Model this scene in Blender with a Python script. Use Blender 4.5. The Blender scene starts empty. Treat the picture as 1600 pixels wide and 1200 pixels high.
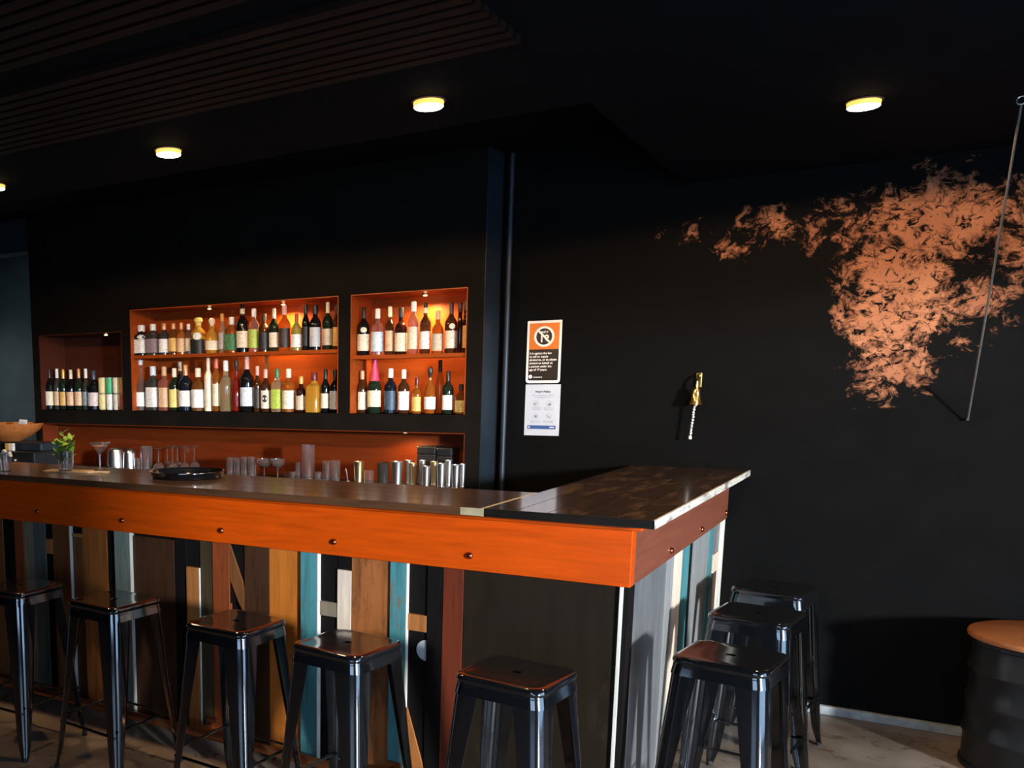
import bpy, bmesh, math, random
from mathutils import Vector, Matrix

random.seed(7)
SC = bpy.context.scene
COL = SC.collection
PI = math.pi

# ------------------------------------------------------------------ camera
CAM_H = 1.6632
cam_d = bpy.data.cameras.new('camera')
cam = bpy.data.objects.new('camera', cam_d)
COL.objects.link(cam)
F_PX, C_X, C_Y = 1467.9, 405.15, 834.0          # focal length and optical centre in the 1600x1200 frame
cam_d.sensor_fit = 'HORIZONTAL'
cam_d.sensor_width = 36.0
cam_d.lens = F_PX / 1600 * 36.0
cam_d.shift_x = (800 - C_X) / 1600
cam_d.shift_y = (C_Y - 600) / 1600
cam_d.clip_start = 0.05
yaw, pitch, roll = 0.6055, -0.156, -0.0066
fw = Vector((-math.sin(yaw) * math.cos(pitch), math.cos(yaw) * math.cos(pitch), math.sin(pitch)))
rt = Vector((math.cos(yaw), math.sin(yaw), 0))
up = rt.cross(fw)
r2 = rt * math.cos(roll) + up * math.sin(roll)
u2 = -rt * math.sin(roll) + up * math.cos(roll)
M = Matrix(((r2.x, u2.x, -fw.x, 0), (r2.y, u2.y, -fw.y, 0), (r2.z, u2.z, -fw.z, CAM_H), (0, 0, 0, 1)))
cam.matrix_world = M
SC.camera = cam

# ------------------------------------------------------------------ world, daylight, exposure
W = bpy.data.worlds.new('world')
SC.world = W
W.use_nodes = True
bg = W.node_tree.nodes['Background']
bg.inputs[0].default_value = (0.42, 0.66, 1.0, 1)
bg.inputs[1].default_value = 6.0

SC.view_settings.view_transform = 'Standard'
SC.view_settings.look = 'None'
SC.view_settings.gamma = 1.0
SC.view_settings.use_curve_mapping = False
SC.view_settings.exposure = 0.0

WIN_Y0, WIN_Y1, WIN_Z0, WIN_Z1, WALL_R = 0.27, 3.50, 0.0, 2.27, 2.6     # window opening in the right hand wall
def area(name, loc, target, size, size_y, energy, color):
    d = bpy.data.lights.new(name, 'AREA'); d.shape = 'RECTANGLE'; d.size = size; d.size_y = size_y; d.energy = energy; d.color = color
    o = bpy.data.objects.new(name, d); COL.objects.link(o); o.location = loc
    o.rotation_euler = (Vector(loc) - Vector(target)).to_track_quat('Z', 'Y').to_euler()
    return o
area('window_daylight', (10.0, -3.6, 2.7), (-1.2, 3.4, 1.0), 0.54, 0.9, 3900, (0.90, 0.955, 1.0))      # bright street beyond the window
area('passage_daylight', (-7.9, 5.95, 1.6), (-6.0, 6.3, 1.4), 0.7, 1.2, 2.2, (0.80, 0.92, 1.0))         # window of the left hand passage
area('shopfront_fill', (0.6, -3.2, 1.35), (0.3, 3.4, 1.2), 3.45, 2.05, 9, (1.0, 0.92, 0.82))              # added fill for the bar front, set in an unseen shop window

# ------------------------------------------------------------------ materials
def lin(h):
    h = h.lstrip('#')
    v = [int(h[i:i + 2], 16) / 255 for i in (0, 2, 4)]
    return tuple((c / 12.92 if c <= 0.04045 else ((c + 0.055) / 1.055) ** 2.4) for c in v)

MATS = {}
def new_mat(name):
    m = bpy.data.materials.new(name)
    m.use_nodes = True
    nt = m.node_tree
    b = nt.nodes['Principled BSDF']
    MATS[name] = m
    return m, nt, b

def tex_noise(nt, scale, detail=4, stretch=(1, 1, 1), rough=0.55, rnd=False, dist=0.0):
    tc = nt.nodes.new('ShaderNodeTexCoord')
    mp = nt.nodes.new('ShaderNodeMapping')
    mp.inputs['Scale'].default_value = stretch
    nt.links.new(tc.outputs['Object'], mp.inputs['Vector'])
    if rnd:
        oi = nt.nodes.new('ShaderNodeObjectInfo')
        cm = nt.nodes.new('ShaderNodeVectorMath')
        cm.operation = 'SCALE'
        cm.inputs[0].default_value = (13.1, 7.7, 5.3)
        nt.links.new(oi.outputs['Random'], cm.inputs['Scale'])
        nt.links.new(cm.outputs[0], mp.inputs['Location'])
    n = nt.nodes.new('ShaderNodeTexNoise')
    n.inputs['Scale'].default_value = scale
    n.inputs['Detail'].default_value = detail
    n.inputs['Roughness'].default_value = rough
    n.inputs['Distortion'].default_value = dist
    nt.links.new(mp.outputs[0], n.inputs['Vector'])
    return n.outputs['Fac']

def ramp(nt, fac, stops):
    r = nt.nodes.new('ShaderNodeValToRGB')
    e = r.color_ramp.elements
    while len(e) < len(stops):
        e.new(0.5)
    for i, (p, c) in enumerate(stops):
        e[i].position = p
        e[i].color = (*c, 1)
    nt.links.new(fac, r.inputs[0])
    return r.outputs[0]

def bump(nt, b, fac, strength=0.2, dist=0.01):
    n = nt.nodes.new('ShaderNodeBump')
    n.inputs['Strength'].default_value = strength
    n.inputs['Distance'].default_value = dist
    nt.links.new(fac, n.inputs['Height'])
    nt.links.new(n.outputs[0], b.inputs['Normal'])

def sc3(c, k):
    return tuple(min(1, v * k) for v in c)

def plain(name, c, rough=0.5, metal=0.0, var=0.2, scale=20, coat=0.0, spec=0.5, bmp=0.0):
    m, nt, b = new_mat(name)
    f = tex_noise(nt, scale)
    nt.links.new(ramp(nt, f, [(0.3, sc3(c, 1 - var)), (0.7, sc3(c, 1 + var))]), b.inputs['Base Color'])
    b.inputs['Roughness'].default_value = rough
    b.inputs['Metallic'].default_value = metal
    b.inputs['Coat Weight'].default_value = coat
    b.inputs['Coat Roughness'].default_value = 0.08
    b.inputs['Specular IOR Level'].default_value = spec
    if bmp:
        bump(nt, b, f, bmp)
    return m

def wood(name, c, dark=0.45, axis='z', rough=0.45, coat=0.0, scale=9, spec=0.25, worn=None, worn_at=0.62, bmp=0.12):
    st = {'x': (0.08, 1, 1), 'y': (1, 0.08, 1), 'z': (1, 1, 0.08)}[axis]
    m, nt, b = new_mat(name)
    f = tex_noise(nt, scale * 8, 6, st, 0.7, rnd=True, dist=0.4)
    col = ramp(nt, f, [(0.28, sc3(c, dark)), (0.5, c), (0.75, sc3(c, 1.25))])
    if worn:
        g = tex_noise(nt, scale * 2.2, 7, tuple(0.25 + 0.75 * v for v in st), 0.72, rnd=True)
        mx = nt.nodes.new('ShaderNodeMix')
        mx.data_type = 'RGBA'
        nt.links.new(ramp(nt, g, [(worn_at - 0.04, (0, 0, 0)), (worn_at + 0.06, (1, 1, 1))]), mx.inputs[0])
        nt.links.new(col, mx.inputs[6])
        mx.inputs[7].default_value = (*worn, 1)
        col = mx.outputs[2]
    nt.links.new(col, b.inputs['Base Color'])
    b.inputs['Roughness'].default_value = rough
    b.inputs['Coat Weight'].default_value = coat
    b.inputs['Coat Roughness'].default_value = 0.12
    b.inputs['Specular IOR Level'].default_value = spec
    bump(nt, b, f, bmp, 0.004)
    return m

def glass(name, c, trans=0.9, rough=0.03, ior=1.45):
    m, nt, b = new_mat(name)
    f = tex_noise(nt, 8)
    nt.links.new(ramp(nt, f, [(0.2, sc3(c, 0.9)), (0.8, sc3(c, 1.05))]), b.inputs['Base Color'])
    b.inputs['Roughness'].default_value = rough
    b.inputs['Transmission Weight'].default_value = trans
    b.inputs['IOR'].default_value = ior
    return m

def emit(name, c, strength):
    m, nt, b = new_mat(name)
    f = tex_noise(nt, 3)
    nt.links.new(ramp(nt, f, [(0, sc3(c, 0.97)), (1, c)]), b.inputs['Emission Color'])
    b.inputs['Base Color'].default_value = (*c, 1)
    b.inputs['Emission Strength'].default_value = strength
    return m

# ------------------------------------------------------------------ mesh helpers
class MB:
    def __init__(s):
        s.v = []; s.f = []; s.mi = []
    def quad_grid(s, rings, close_u=True, cap0=False, cap1=False, m=0):
        n = len(rings[0]); base = len(s.v)
        for r in rings:
            s.v += [tuple(p) for p in r]
        k = n if close_u else n - 1
        for i in range(len(rings) - 1):
            for j in range(k):
                a = base + i * n + j; b = base + i * n + (j + 1) % n
                s.f.append((a, b, b + n, a + n)); s.mi.append(m)
        if cap0:
            s.f.append(tuple(base + j for j in reversed(range(n)))); s.mi.append(m)
        if cap1:
            e = base + (len(rings) - 1) * n
            s.f.append(tuple(e + j for j in range(n))); s.mi.append(m)
        return s
    def box(s, x0, x1, y0, y1, z0, z1, m=0):
        b = len(s.v)
        s.v += [(x0, y0, z0), (x1, y0, z0), (x1, y1, z0), (x0, y1, z0), (x0, y0, z1), (x1, y0, z1), (x1, y1, z1), (x0, y1, z1)]
        for q in ((3, 2, 1, 0), (4, 5, 6, 7), (0, 1, 5, 4), (1, 2, 6, 5), (2, 3, 7, 6), (3, 0, 4, 7)):
            s.f.append(tuple(b + i for i in q)); s.mi.append(m)
        return s
    def lathe(s, prof, cx=0, cy=0, n=24, power=2.0, m=0, cap0=True, cap1=True):
        rings = []
        for r, z in prof:
            ring = []
            for j in range(n):
                a = 2 * PI * j / n
                x, y = sect(a, r, power)
                ring.append((cx + x, cy + y, z))
            rings.append(ring)
        return s.quad_grid(rings, True, cap0, cap1, m)
    def tube(s, pts, r, n=8, m=0, rads=None):
        pts = [Vector(p) for p in pts]
        rings = []
        for i, p in enumerate(pts):
            d = (pts[min(i + 1, len(pts) - 1)] - pts[max(i - 1, 0)]).normalized()
            ref = Vector((0, 0, 1)) if abs(d.z) < 0.9 else Vector((1, 0, 0))
            a = d.cross(ref).normalized(); b = d.cross(a)
            rr = rads[i] if rads else r
            rings.append([p + a * math.cos(2 * PI * j / n) * rr - b * math.sin(2 * PI * j / n) * rr for j in range(n)])
        return s.quad_grid(rings, True, True, True, m)
    def poly_prism(s, pts2, y0, y1, axes='xz', m=0):
        """pts2 outline in the plane given by axes, extruded along the third axis from y0 to y1"""
        def mk(p, t):
            return {'xz': (p[0], t, p[1]), 'yz': (t, p[0], p[1]), 'xy': (p[0], p[1], t)}[axes]
        b = len(s.v); n = len(pts2)
        s.v += [mk(p, y0) for p in pts2] + [mk(p, y1) for p in pts2]
        s.f.append(tuple(b + i for i in range(n))); s.f.append(tuple(b + n + i for i in reversed(range(n))))
        s.mi += [m, m]
        for i in range(n):
            j = (i + 1) % n
            s.f.append((b + j, b + i, b + n + i, b + n + j)); s.mi.append(m)
        return s
    def build(s, name, mats, parent=None, smooth=False, bevel=0.0, fix=True, origin=None):
        me = bpy.data.meshes.new(name)
        v = s.v
        if origin is not None:
            v = [(a[0] - origin[0], a[1] - origin[1], a[2] - origin[2]) for a in v]
        me.from_pydata(v, [], s.f)
        if not isinstance(mats, (list, tuple)):
            mats = [mats]
        for k in mats:
            me.materials.append(MATS[k])
        for p, i in zip(me.polygons, s.mi):
            p.material_index = i
        if bevel or fix:
            bm = bmesh.new(); bm.from_mesh(me)
            if fix:
                bmesh.ops.recalc_face_normals(bm, faces=bm.faces[:])
            if bevel:
                bmesh.ops.bevel(bm, geom=bm.edges[:], offset=bevel, segments=2, affect='EDGES', profile=0.5)
            bm.to_mesh(me); bm.free()
        if smooth:
            me.polygons.foreach_set('use_smooth', [True] * len(me.polygons))
            me.set_sharp_from_angle(angle=math.radians(38))
        me.update()
        o = bpy.data.objects.new(name, me)
        COL.objects.link(o)
        if origin is not None:
            o.location = origin
        if parent:
            if origin is None:
                o.parent = parent
            else:
                o.parent = parent
        return o

def sect(a, r, power=2.0):
    c, s_ = math.cos(a), math.sin(a)
    if power == 2.0:
        return r * c, r * s_
    k = (abs(c) ** power + abs(s_) ** power) ** (-1 / power)
    return r * k * c, r * k * s_

def boxes(name, lst, mat, parent=None, bevel=0.0):
    b = MB()
    for x in lst:
        b.box(*x)
    return b.build(name, mat, parent, bevel=bevel, fix=False)

def tag(o, label, cat, group=None):
    o['label'] = label; o['category'] = cat
    if group:
        o['group'] = group
    return o

def struct(o, label=None):
    o['kind'] = 'structure'
    if label:
        o['label'] = label
    return o

def empty(name, loc=(0, 0, 0), rz=0):
    e = bpy.data.objects.new(name, None)
    e.empty_display_size = 0.1
    COL.objects.link(e)
    e.location = loc
    e.rotation_euler = (0, 0, rz)
    return e

def copy_tree(o, parent=None):
    c = o.copy(); COL.objects.link(c)
    if parent:
        c.parent = parent
    for ch in o.children:
        copy_tree(ch, c)
    return c

def text_part(name, body, size, mat, parent, loc, align='LEFT', rot=(PI / 2, 0, 0), scale_x=1.0, bold=0.0):
    cu = bpy.data.curves.new(name, 'FONT')
    cu.body = body; cu.size = size; cu.align_x = align; cu.extrude = 0.0002; cu.offset = bold
    cu.space_line = 0.95
    t = bpy.data.objects.new(name, cu); COL.objects.link(t)
    dg = bpy.context.evaluated_depsgraph_get(); dg.update()
    me = bpy.data.meshes.new_from_object(t.evaluated_get(dg))
    bpy.data.objects.remove(t); bpy.data.curves.remove(cu)
    me.materials.clear(); me.materials.append(MATS[mat])
    o = bpy.data.objects.new(name, me); COL.objects.link(o)
    o.location = loc; o.rotation_euler = rot; o.scale = (scale_x, 1, 1); o.parent = parent
    return o
ORD = ['zeroth', 'first', 'second', 'third', 'fourth', 'fifth', 'sixth', 'seventh', 'eighth', 'ninth', 'tenth', 'eleventh', 'twelfth', 'thirteenth',
       'fourteenth', 'fifteenth', 'sixteenth', 'seventeenth', 'eighteenth', 'nineteenth', 'twentieth']
# ------------------------------------------------------------------ palette
STAIN = (0.52, 0.060, 0.0013)
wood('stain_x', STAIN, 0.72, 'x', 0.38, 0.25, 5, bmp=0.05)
wood('stain_y_daylit', (0.20, 0.058, 0.032), 0.72, 'y', 0.38, 0.25, 5, bmp=0.05)  # bar side: washed-out tone of strong daylight put into the stain colour
wood('stain_wine_shaded', (0.070, 0.016, 0.008), 0.7, 'x', 0.45, 0.1, 4, bmp=0.05)  # lining stain darkened: the wine niche's shade is put into the colour
wood('stain_recess_shaded', (0.115, 0.018, 0.0025), 0.7, 'x', 0.45, 0.1, 4, bmp=0.05)  # recess stain darkened against the daylight; its shade is set in the colour
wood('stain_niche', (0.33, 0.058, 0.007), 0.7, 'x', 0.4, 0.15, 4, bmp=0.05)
plain('paint_black', (0.0075, 0.0060, 0.0048), 0.8, var=0.25, scale=6, bmp=0.05, spec=0.06)
plain('paint_ceiling', (0.004, 0.004, 0.0044), 0.85, var=0.2, scale=4, spec=0.06)
plain('paint_blue_black', (0.009, 0.016, 0.024), 0.5, var=0.2, scale=6)
plain('paint_teal_grey', (0.10, 0.135, 0.135), 0.6, var=0.15, scale=3)
wood('batten', (0.010, 0.0038, 0.002), 0.5, 'x', 0.6, 0, 6, spec=0.15)
wood('bartop_x', (0.045, 0.022, 0.012), 0.4, 'x', 0.28, 0.5, 4, worn=(0.10, 0.055, 0.028), worn_at=0.6)
wood('bartop_y', (0.042, 0.022, 0.012), 0.35, 'y', 0.22, 0.6, 5, worn=(0.12, 0.068, 0.036), worn_at=0.56)
wood('bartop_edge_long', (0.085, 0.036, 0.016), 0.5, 'x', 0.4, 0.2, 6, worn=(0.16, 0.09, 0.05), worn_at=0.62)
wood('bartop_edge', (0.010, 0.007, 0.005), 0.5, 'x', 0.35, 0.3, 6)
wood('edge_pale', (0.62, 0.58, 0.50), 0.35, 'y', 0.4, 0.2, 9, worn=(0.12, 0.10, 0.085), worn_at=0.55)
plain('brass_pale', (0.75, 0.60, 0.34), 0.4, 0.6)
plain('copper', (0.62, 0.26, 0.12), 0.28, 1.0, var=0.15)
plain('copper_pipe', (0.45, 0.17, 0.07), 0.35, 0.9, var=0.3, scale=9)
plain('stud', (0.30, 0.075, 0.03), 0.22, 0.9)
plain('brass', (0.80, 0.55, 0.20), 0.22, 1.0)
plain('steel', (0.82, 0.83, 0.85), 0.30, 1.0, var=0.08)
plain('steel_brassy', (0.88, 0.70, 0.38), 0.30, 1.0, var=0.08)
plain('rope_white', (0.75, 0.73, 0.70), 0.8, var=0.25, scale=180, bmp=0.4)
plain('cord_grey', (0.075, 0.068, 0.065), 0.6, var=0.3, scale=60)
plain('stool_black', (0.004, 0.0045, 0.0055), 0.12, 0.0, var=0.15, scale=6, coat=1.0, spec=0.45).node_tree.nodes['Principled BSDF'].inputs['Coat IOR'].default_value = 1.6
plain('rubber', (0.01, 0.01, 0.01), 0.7)
plain('drum_black', (0.006, 0.0065, 0.0075), 0.42, 0.0, var=0.5, scale=5, bmp=0.12, spec=0.5)
wood('drum_lid', (0.36, 0.13, 0.045), 0.6, 'x', 0.4, 0.3, 5)
plain('plastic_black', (0.012, 0.013, 0.015), 0.3)
plain('frame_dark', (0.03, 0.03, 0.032), 0.4)
# planks
wood('pl_black', (0.0065, 0.005, 0.0045), 0.6, 'z', 0.65, 0, 7, spec=0.08, worn=(0.03, 0.026, 0.022), worn_at=0.72)
wood('pl_red', (0.115, 0.020, 0.007), 0.6, 'z', 0.5, 0, 6)
wood('pl_redbrown', (0.185, 0.040, 0.011), 0.6, 'z', 0.5, 0, 6)
wood('pl_brown', (0.150, 0.054, 0.017), 0.45, 'z', 0.5, 0, 5)
wood('pl_warm', (0.280, 0.085, 0.018), 0.4, 'z', 0.5, 0, 5)
wood('pl_orange', (0.440, 0.125, 0.017), 0.7, 'z', 0.45, 0.05, 5)
wood('pl_dark', (0.048, 0.019, 0.008), 0.5, 'z', 0.5, 0, 6)
wood('pl_olive', (0.043, 0.029, 0.013), 0.5, 'z', 0.5, 0, 6)
wood('pl_tan', (0.340, 0.120, 0.032), 0.6, 'z', 0.5, 0, 6)
wood('pl_mottled', (0.300, 0.098, 0.027), 0.42, 'z', 0.5, 0, 3.5, worn=(0.112, 0.044, 0.019), worn_at=0.55)
wood('pl_teal', (0.060, 0.198, 0.209), 0.6, 'z', 0.55, 0, 6, worn=(0.144, 0.120, 0.081), worn_at=0.60)
wood('pl_greygreen', (0.162, 0.186, 0.157), 0.6, 'z', 0.55, 0, 6, worn=(0.096, 0.072, 0.052), worn_at=0.62)
wood('pl_tealgrey', (0.080, 0.092, 0.080), 0.55, 'z', 0.55, 0, 6, worn=(0.072, 0.054, 0.035), worn_at=0.6)
wood('pl_beige', (0.192, 0.150, 0.099), 0.55, 'z', 0.55, 0, 6)
wood('pl_white', (0.629, 0.496, 0.375), 0.82, 'z', 0.5, 0, 6)
wood('pl_edge', (0.62, 0.58, 0.50), 0.7, 'z', 0.5, 0, 9)
wood('pl_panel', (0.0135, 0.0085, 0.0045), 0.75, 'z', 0.6, 0, 3, spec=0.12, worn=(0.021, 0.0145, 0.009), worn_at=0.62)
wood('pl_greypanel', (0.125, 0.125, 0.125), 0.75, 'z', 0.4, 0.1, 3, worn=(0.17, 0.165, 0.16), worn_at=0.55)
wood('pl_greywhite', (0.22, 0.22, 0.21), 0.6, 'z', 0.5, 0, 6)
wood('board_wood', (0.50, 0.36, 0.2), 0.6, 'x', 0.5, 0, 8)
wood('bowl_wood', (0.52, 0.18, 0.05), 0.55, 'x', 0.35, 0.3, 6)
# glassware and bottles
glass('glass_clear', (0.95, 0.97, 0.98), 0.978, 0.07, 1.5)
glass('g_clear', (0.90, 0.90, 0.88), 0.95, 0.04)
glass('g_pale', (0.85, 0.75, 0.45), 0.85, 0.05)
glass('g_amber', (0.75, 0.28, 0.04), 0.8, 0.05)
glass('g_amberd', (0.38, 0.14, 0.03), 0.7, 0.05)
glass('g_orange', (0.85, 0.30, 0.05), 0.7, 0.08)
glass('g_gold', (0.90, 0.52, 0.07), 0.65, 0.08)
glass('g_rose', (0.55, 0.18, 0.12), 0.6, 0.06)
glass('g_red', (0.28, 0.02, 0.012), 0.5, 0.05)
glass('g_brown', (0.09, 0.032, 0.012), 0.45, 0.05)
glass('g_wined', (0.035, 0.010, 0.008), 0.3, 0.05)
glass('g_greend', (0.015, 0.028, 0.015), 0.3, 0.05)
glass('g_lime', (0.45, 0.48, 0.12), 0.6, 0.06)
glass('g_smoke', (0.07, 0.065, 0.06), 0.45, 0.05)
glass('g_black', (0.006, 0.006, 0.007), 0.0, 0.08)
glass('g_navy', (0.008, 0.011, 0.02), 0.1, 0.06)
glass('g_dark', (0.10, 0.09, 0.085), 0.7, 0.05)
plain('g_cream', (0.80, 0.72, 0.56), 0.3)
SW = dict(white=(0.85, 0.84, 0.80), cream=(0.80, 0.71, 0.53), beige=(0.60, 0.50, 0.36), creamw=(0.80, 0.72, 0.48), peach=(0.78, 0.50, 0.30), gold=(0.78, 0.47, 0.12),
          yellow=(0.82, 0.66, 0.20), mauve=(0.30, 0.22, 0.25), mauvew=(0.68, 0.58, 0.56), grey=(0.42, 0.38, 0.36), green=(0.06, 0.18, 0.08), lime=(0.48, 0.62, 0.10),
          black=(0.012, 0.012, 0.013), dark=(0.035, 0.022, 0.018), silver=(0.55, 0.56, 0.58), bluewhite=(0.62, 0.72, 0.80), bluegrey=(0.25, 0.32, 0.38), navy=(0.035, 0.06, 0.10),
          red=(0.45, 0.05, 0.02), pink=(0.75, 0.42, 0.36), pinkred=(0.72, 0.17, 0.11), magenta=(0.62, 0.045, 0.13), wined=(0.14, 0.018, 0.015), cork=(0.62, 0.38, 0.20), copper=(0.72, 0.33, 0.16),
          amber=(0.72, 0.30, 0.07), canyellow=(0.80, 0.68, 0.32), cangreen=(0.08, 0.50, 0.24), canred=(0.66, 0.16, 0.08), canpale=(0.70, 0.66, 0.58))
for k, c in SW.items():
    plain('cap_' + k, c, 0.32, 0.35 if k in ('gold', 'silver', 'copper') else 0.0, var=0.1)
    # a printed label: paper with faint horizontal bands of small print
    m, nt, b = new_mat('label_' + k)
    f1 = tex_noise(nt, 60, 3, (1, 1, 2.6), 0.6, rnd=True)
    dk = sc3(c, 0.55) if max(c) > 0.2 else sc3(c, 2.5)
    nt.links.new(ramp(nt, f1, [(0.34, dk), (0.46, c)]), b.inputs['Base Color'])
    b.inputs['Roughness'].default_value = 0.5
plain('leaf', (0.22, 0.38, 0.06), 0.5, var=0.35, scale=40)
plain('leaf_dark', (0.08, 0.17, 0.04), 0.5, var=0.35, scale=40)
plain('paper', (0.50, 0.51, 0.54), 0.6, var=0.04)
plain('paper_cream', (0.86, 0.80, 0.70), 0.5, var=0.04)
plain('print_orange', (0.72, 0.17, 0.02), 0.35, var=0.15, scale=8)
plain('print_black', (0.022, 0.014, 0.010), 0.35)
plain('print_grey', (0.16, 0.17, 0.20), 0.6)
plain('print_lightgrey', (0.32, 0.34, 0.40), 0.6)
plain('print_blue', (0.03, 0.085, 0.24), 0.5)
plain('baseboard_grey', (0.28, 0.30, 0.29), 0.6, var=0.4, scale=12)
emit('lamp_white', (1.0, 0.86, 0.62), 14.0)
emit('lamp_amber', (1.0, 0.50, 0.10), 1.6)
emit('lamp_spot', (1.0, 0.78, 0.42), 7.0)

# concrete floor
m, nt, b = new_mat('concrete')
f1 = tex_noise(nt, 1.6, 8, rough=0.62)
f2 = tex_noise(nt, 7, 6, rough=0.7, dist=0.5)
c1 = ramp(nt, f1, [(0.32, (0.115, 0.085, 0.062)), (0.5, (0.20, 0.16, 0.125)), (0.7, (0.30, 0.26, 0.215))])
c2 = ramp(nt, f2, [(0.30, (0.45, 0.38, 0.34)), (0.44, (0.92, 0.90, 0.88)), (0.75, (1, 1, 1))])
mx = nt.nodes.new('ShaderNodeMix'); mx.data_type = 'RGBA'; mx.blend_type = 'MULTIPLY'; mx.inputs[0].default_value = 1.0
nt.links.new(c1, mx.inputs[6]); nt.links.new(c2, mx.inputs[7])
nt.links.new(mx.outputs[2], b.inputs['Base Color'])
nt.links.new(ramp(nt, f2, [(0.3, (0.22,) * 3), (0.7, (0.42,) * 3)]), b.inputs['Roughness'])
bump(nt, b, f2, 0.15, 0.004)

# black wall with the patch where copper coloured plaster shows through
m, nt, b = new_mat('wall_patch')
tc = nt.nodes.new('ShaderNodeTexCoord')
acc = None
# centre x, centre z, radius x, radius z, weight
for (ex, ez, rx, rz, wgt) in ((0.02, 2.40, 0.46, 0.30, 0.98), (-0.12, 2.06, 0.36, 0.46, 1.0), (-0.10, 1.76, 0.30, 0.30, 0.86), (0.14, 2.02, 0.36, 0.40, 0.60), (-0.36, 2.40, 0.34, 0.30, 0.58),
                              (-0.68, 2.43, 0.28, 0.18, 0.70), (-1.06, 2.45, 0.42, 0.16, 0.48), (-0.82, 2.33, 0.18, 0.11, 0.62), (0.50, 2.28, 0.52, 0.46, 0.80)):
    mp = nt.nodes.new('ShaderNodeMapping')
    mp.inputs['Location'].default_value = (-ex / rx, 0, -ez / rz)
    mp.inputs['Scale'].default_value = (1 / rx, 0, 1 / rz)
    nt.links.new(tc.outputs['Object'], mp.inputs['Vector'])
    ln = nt.nodes.new('ShaderNodeVectorMath'); ln.operation = 'LENGTH'
    nt.links.new(mp.outputs[0], ln.inputs[0])
    mr = nt.nodes.new('ShaderNodeMapRange')
    mr.inputs['From Min'].default_value = 0.25; mr.inputs['From Max'].default_value = 1.1
    mr.inputs['To Min'].default_value = wgt; mr.inputs['To Max'].default_value = 0.0
    nt.links.new(ln.outputs['Value'], mr.inputs['Value'])
    if acc is None:
        acc = mr.outputs[0]
    else:
        mxm = nt.nodes.new('ShaderNodeMath'); mxm.operation = 'MAXIMUM'
        nt.links.new(acc, mxm.inputs[0]); nt.links.new(mr.outputs[0], mxm.inputs[1])
        acc = mxm.outputs[0]
n1 = tex_noise(nt, 11, 9, (1, 1, 1.1), 0.72, dist=0.7)
n2 = tex_noise(nt, 3.2, 3)
ad = nt.nodes.new('ShaderNodeMath'); ad.operation = 'MULTIPLY_ADD'
nt.links.new(n1, ad.inputs[0]); ad.inputs[1].default_value = 2.1; nt.links.new(acc, ad.inputs[2])
gate = ramp(nt, ad.outputs[0], [(0.0, (0,) * 3), (1.0, (1,) * 3)])
sub = nt.nodes.new('ShaderNodeMapRange')
sub.inputs['From Min'].default_value = 1.58; sub.inputs['From Max'].default_value = 1.86
nt.links.new(ad.outputs[0], sub.inputs['Value'])
inside = nt.nodes.new('ShaderNodeMath'); inside.operation = 'GREATER_THAN'; inside.inputs[1].default_value = 0.03
nt.links.new(acc, inside.inputs[0])
fin = nt.nodes.new('ShaderNodeMath'); fin.operation = 'MULTIPLY'
nt.links.new(sub.outputs[0], fin.inputs[0]); nt.links.new(inside.outputs[0], fin.inputs[1])
n3 = tex_noise(nt, 26, 6, (1, 1, 1.15), 0.7, dist=0.9)
flk = nt.nodes.new('ShaderNodeMapRange'); flk.inputs['From Min'].default_value = 0.40; flk.inputs['From Max'].default_value = 0.50
nt.links.new(n3, flk.inputs['Value'])
fin2 = nt.nodes.new('ShaderNodeMath'); fin2.operation = 'MULTIPLY'
nt.links.new(fin.outputs[0], fin2.inputs[0]); nt.links.new(flk.outputs[0], fin2.inputs[1])
fin = fin2
cop = ramp(nt, n2, [(0.3, (0.27, 0.105, 0.052)), (0.7, (0.42, 0.175, 0.085))])
mx = nt.nodes.new('ShaderNodeMix'); mx.data_type = 'RGBA'
nt.links.new(fin.outputs[0], mx.inputs[0])
blk = ramp(nt, tex_noise(nt, 5), [(0.3, (0.0026, 0.0025, 0.0024)), (0.7, (0.0038, 0.0036, 0.0035))])
nt.links.new(blk, mx.inputs[6]); nt.links.new(cop, mx.inputs[7])
nt.links.new(mx.outputs[2], b.inputs['Base Color'])
b.inputs['Roughness'].default_value = 0.75
b.inputs['Specular IOR Level'].default_value = 0.06
bump(nt, b, ad.outputs[0], 0.12, 0.01)
# ------------------------------------------------------------------ the room
ZC, ZU = 2.675, 2.945
YB, YN = 5.40, 5.13            # back wall, front of the wall that holds the bottle niches
XS, XE = -2.02, -5.69          # ends of the niche wall
XL, YF = -8.0, -3.0
floor = struct(boxes('floor', [(XL, 2.6, YF, YB, -0.1, 0), (XL, XE, YB, 6.7, -0.1, 0)], 'concrete'), 'worn brown grey concrete floor')
wb = struct(boxes('wall_back', [(XS, 2.75, YB, YB + 0.15, 0, ZU)], 'wall_patch'), 'black painted wall with a patch of bare copper plaster')
struct(boxes('wall_passage', [(XL, XE, 6.55, 6.7, 0, ZU)], 'paint_teal_grey'), 'grey teal wall beyond the passage at the left')
struct(boxes('wall_left', [(XL - 0.15, XL, YF, 6.7, 0, ZU)], 'paint_black'))
struct(boxes('window_2', [(XL, XL + 0.03, 5.55, 6.35, 0.95, 1.0), (XL, XL + 0.03, 5.55, 6.35, 2.2, 2.25), (XL, XL + 0.03, 5.55, 5.6, 1.0, 2.2), (XL, XL + 0.03, 6.3, 6.35, 1.0, 2.2)], 'frame_dark'), 'framed window at the end of the left passage')
struct(boxes('wall_front', [(XL, -1.15, YF - 0.15, YF, 0, ZU), (2.35, 2.75, YF - 0.15, YF, 0, ZU), (-1.15, 2.35, YF - 0.15, YF, 0, 0.3), (-1.15, 2.35, YF - 0.15, YF, 2.4, ZU)], 'paint_black'))
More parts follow.
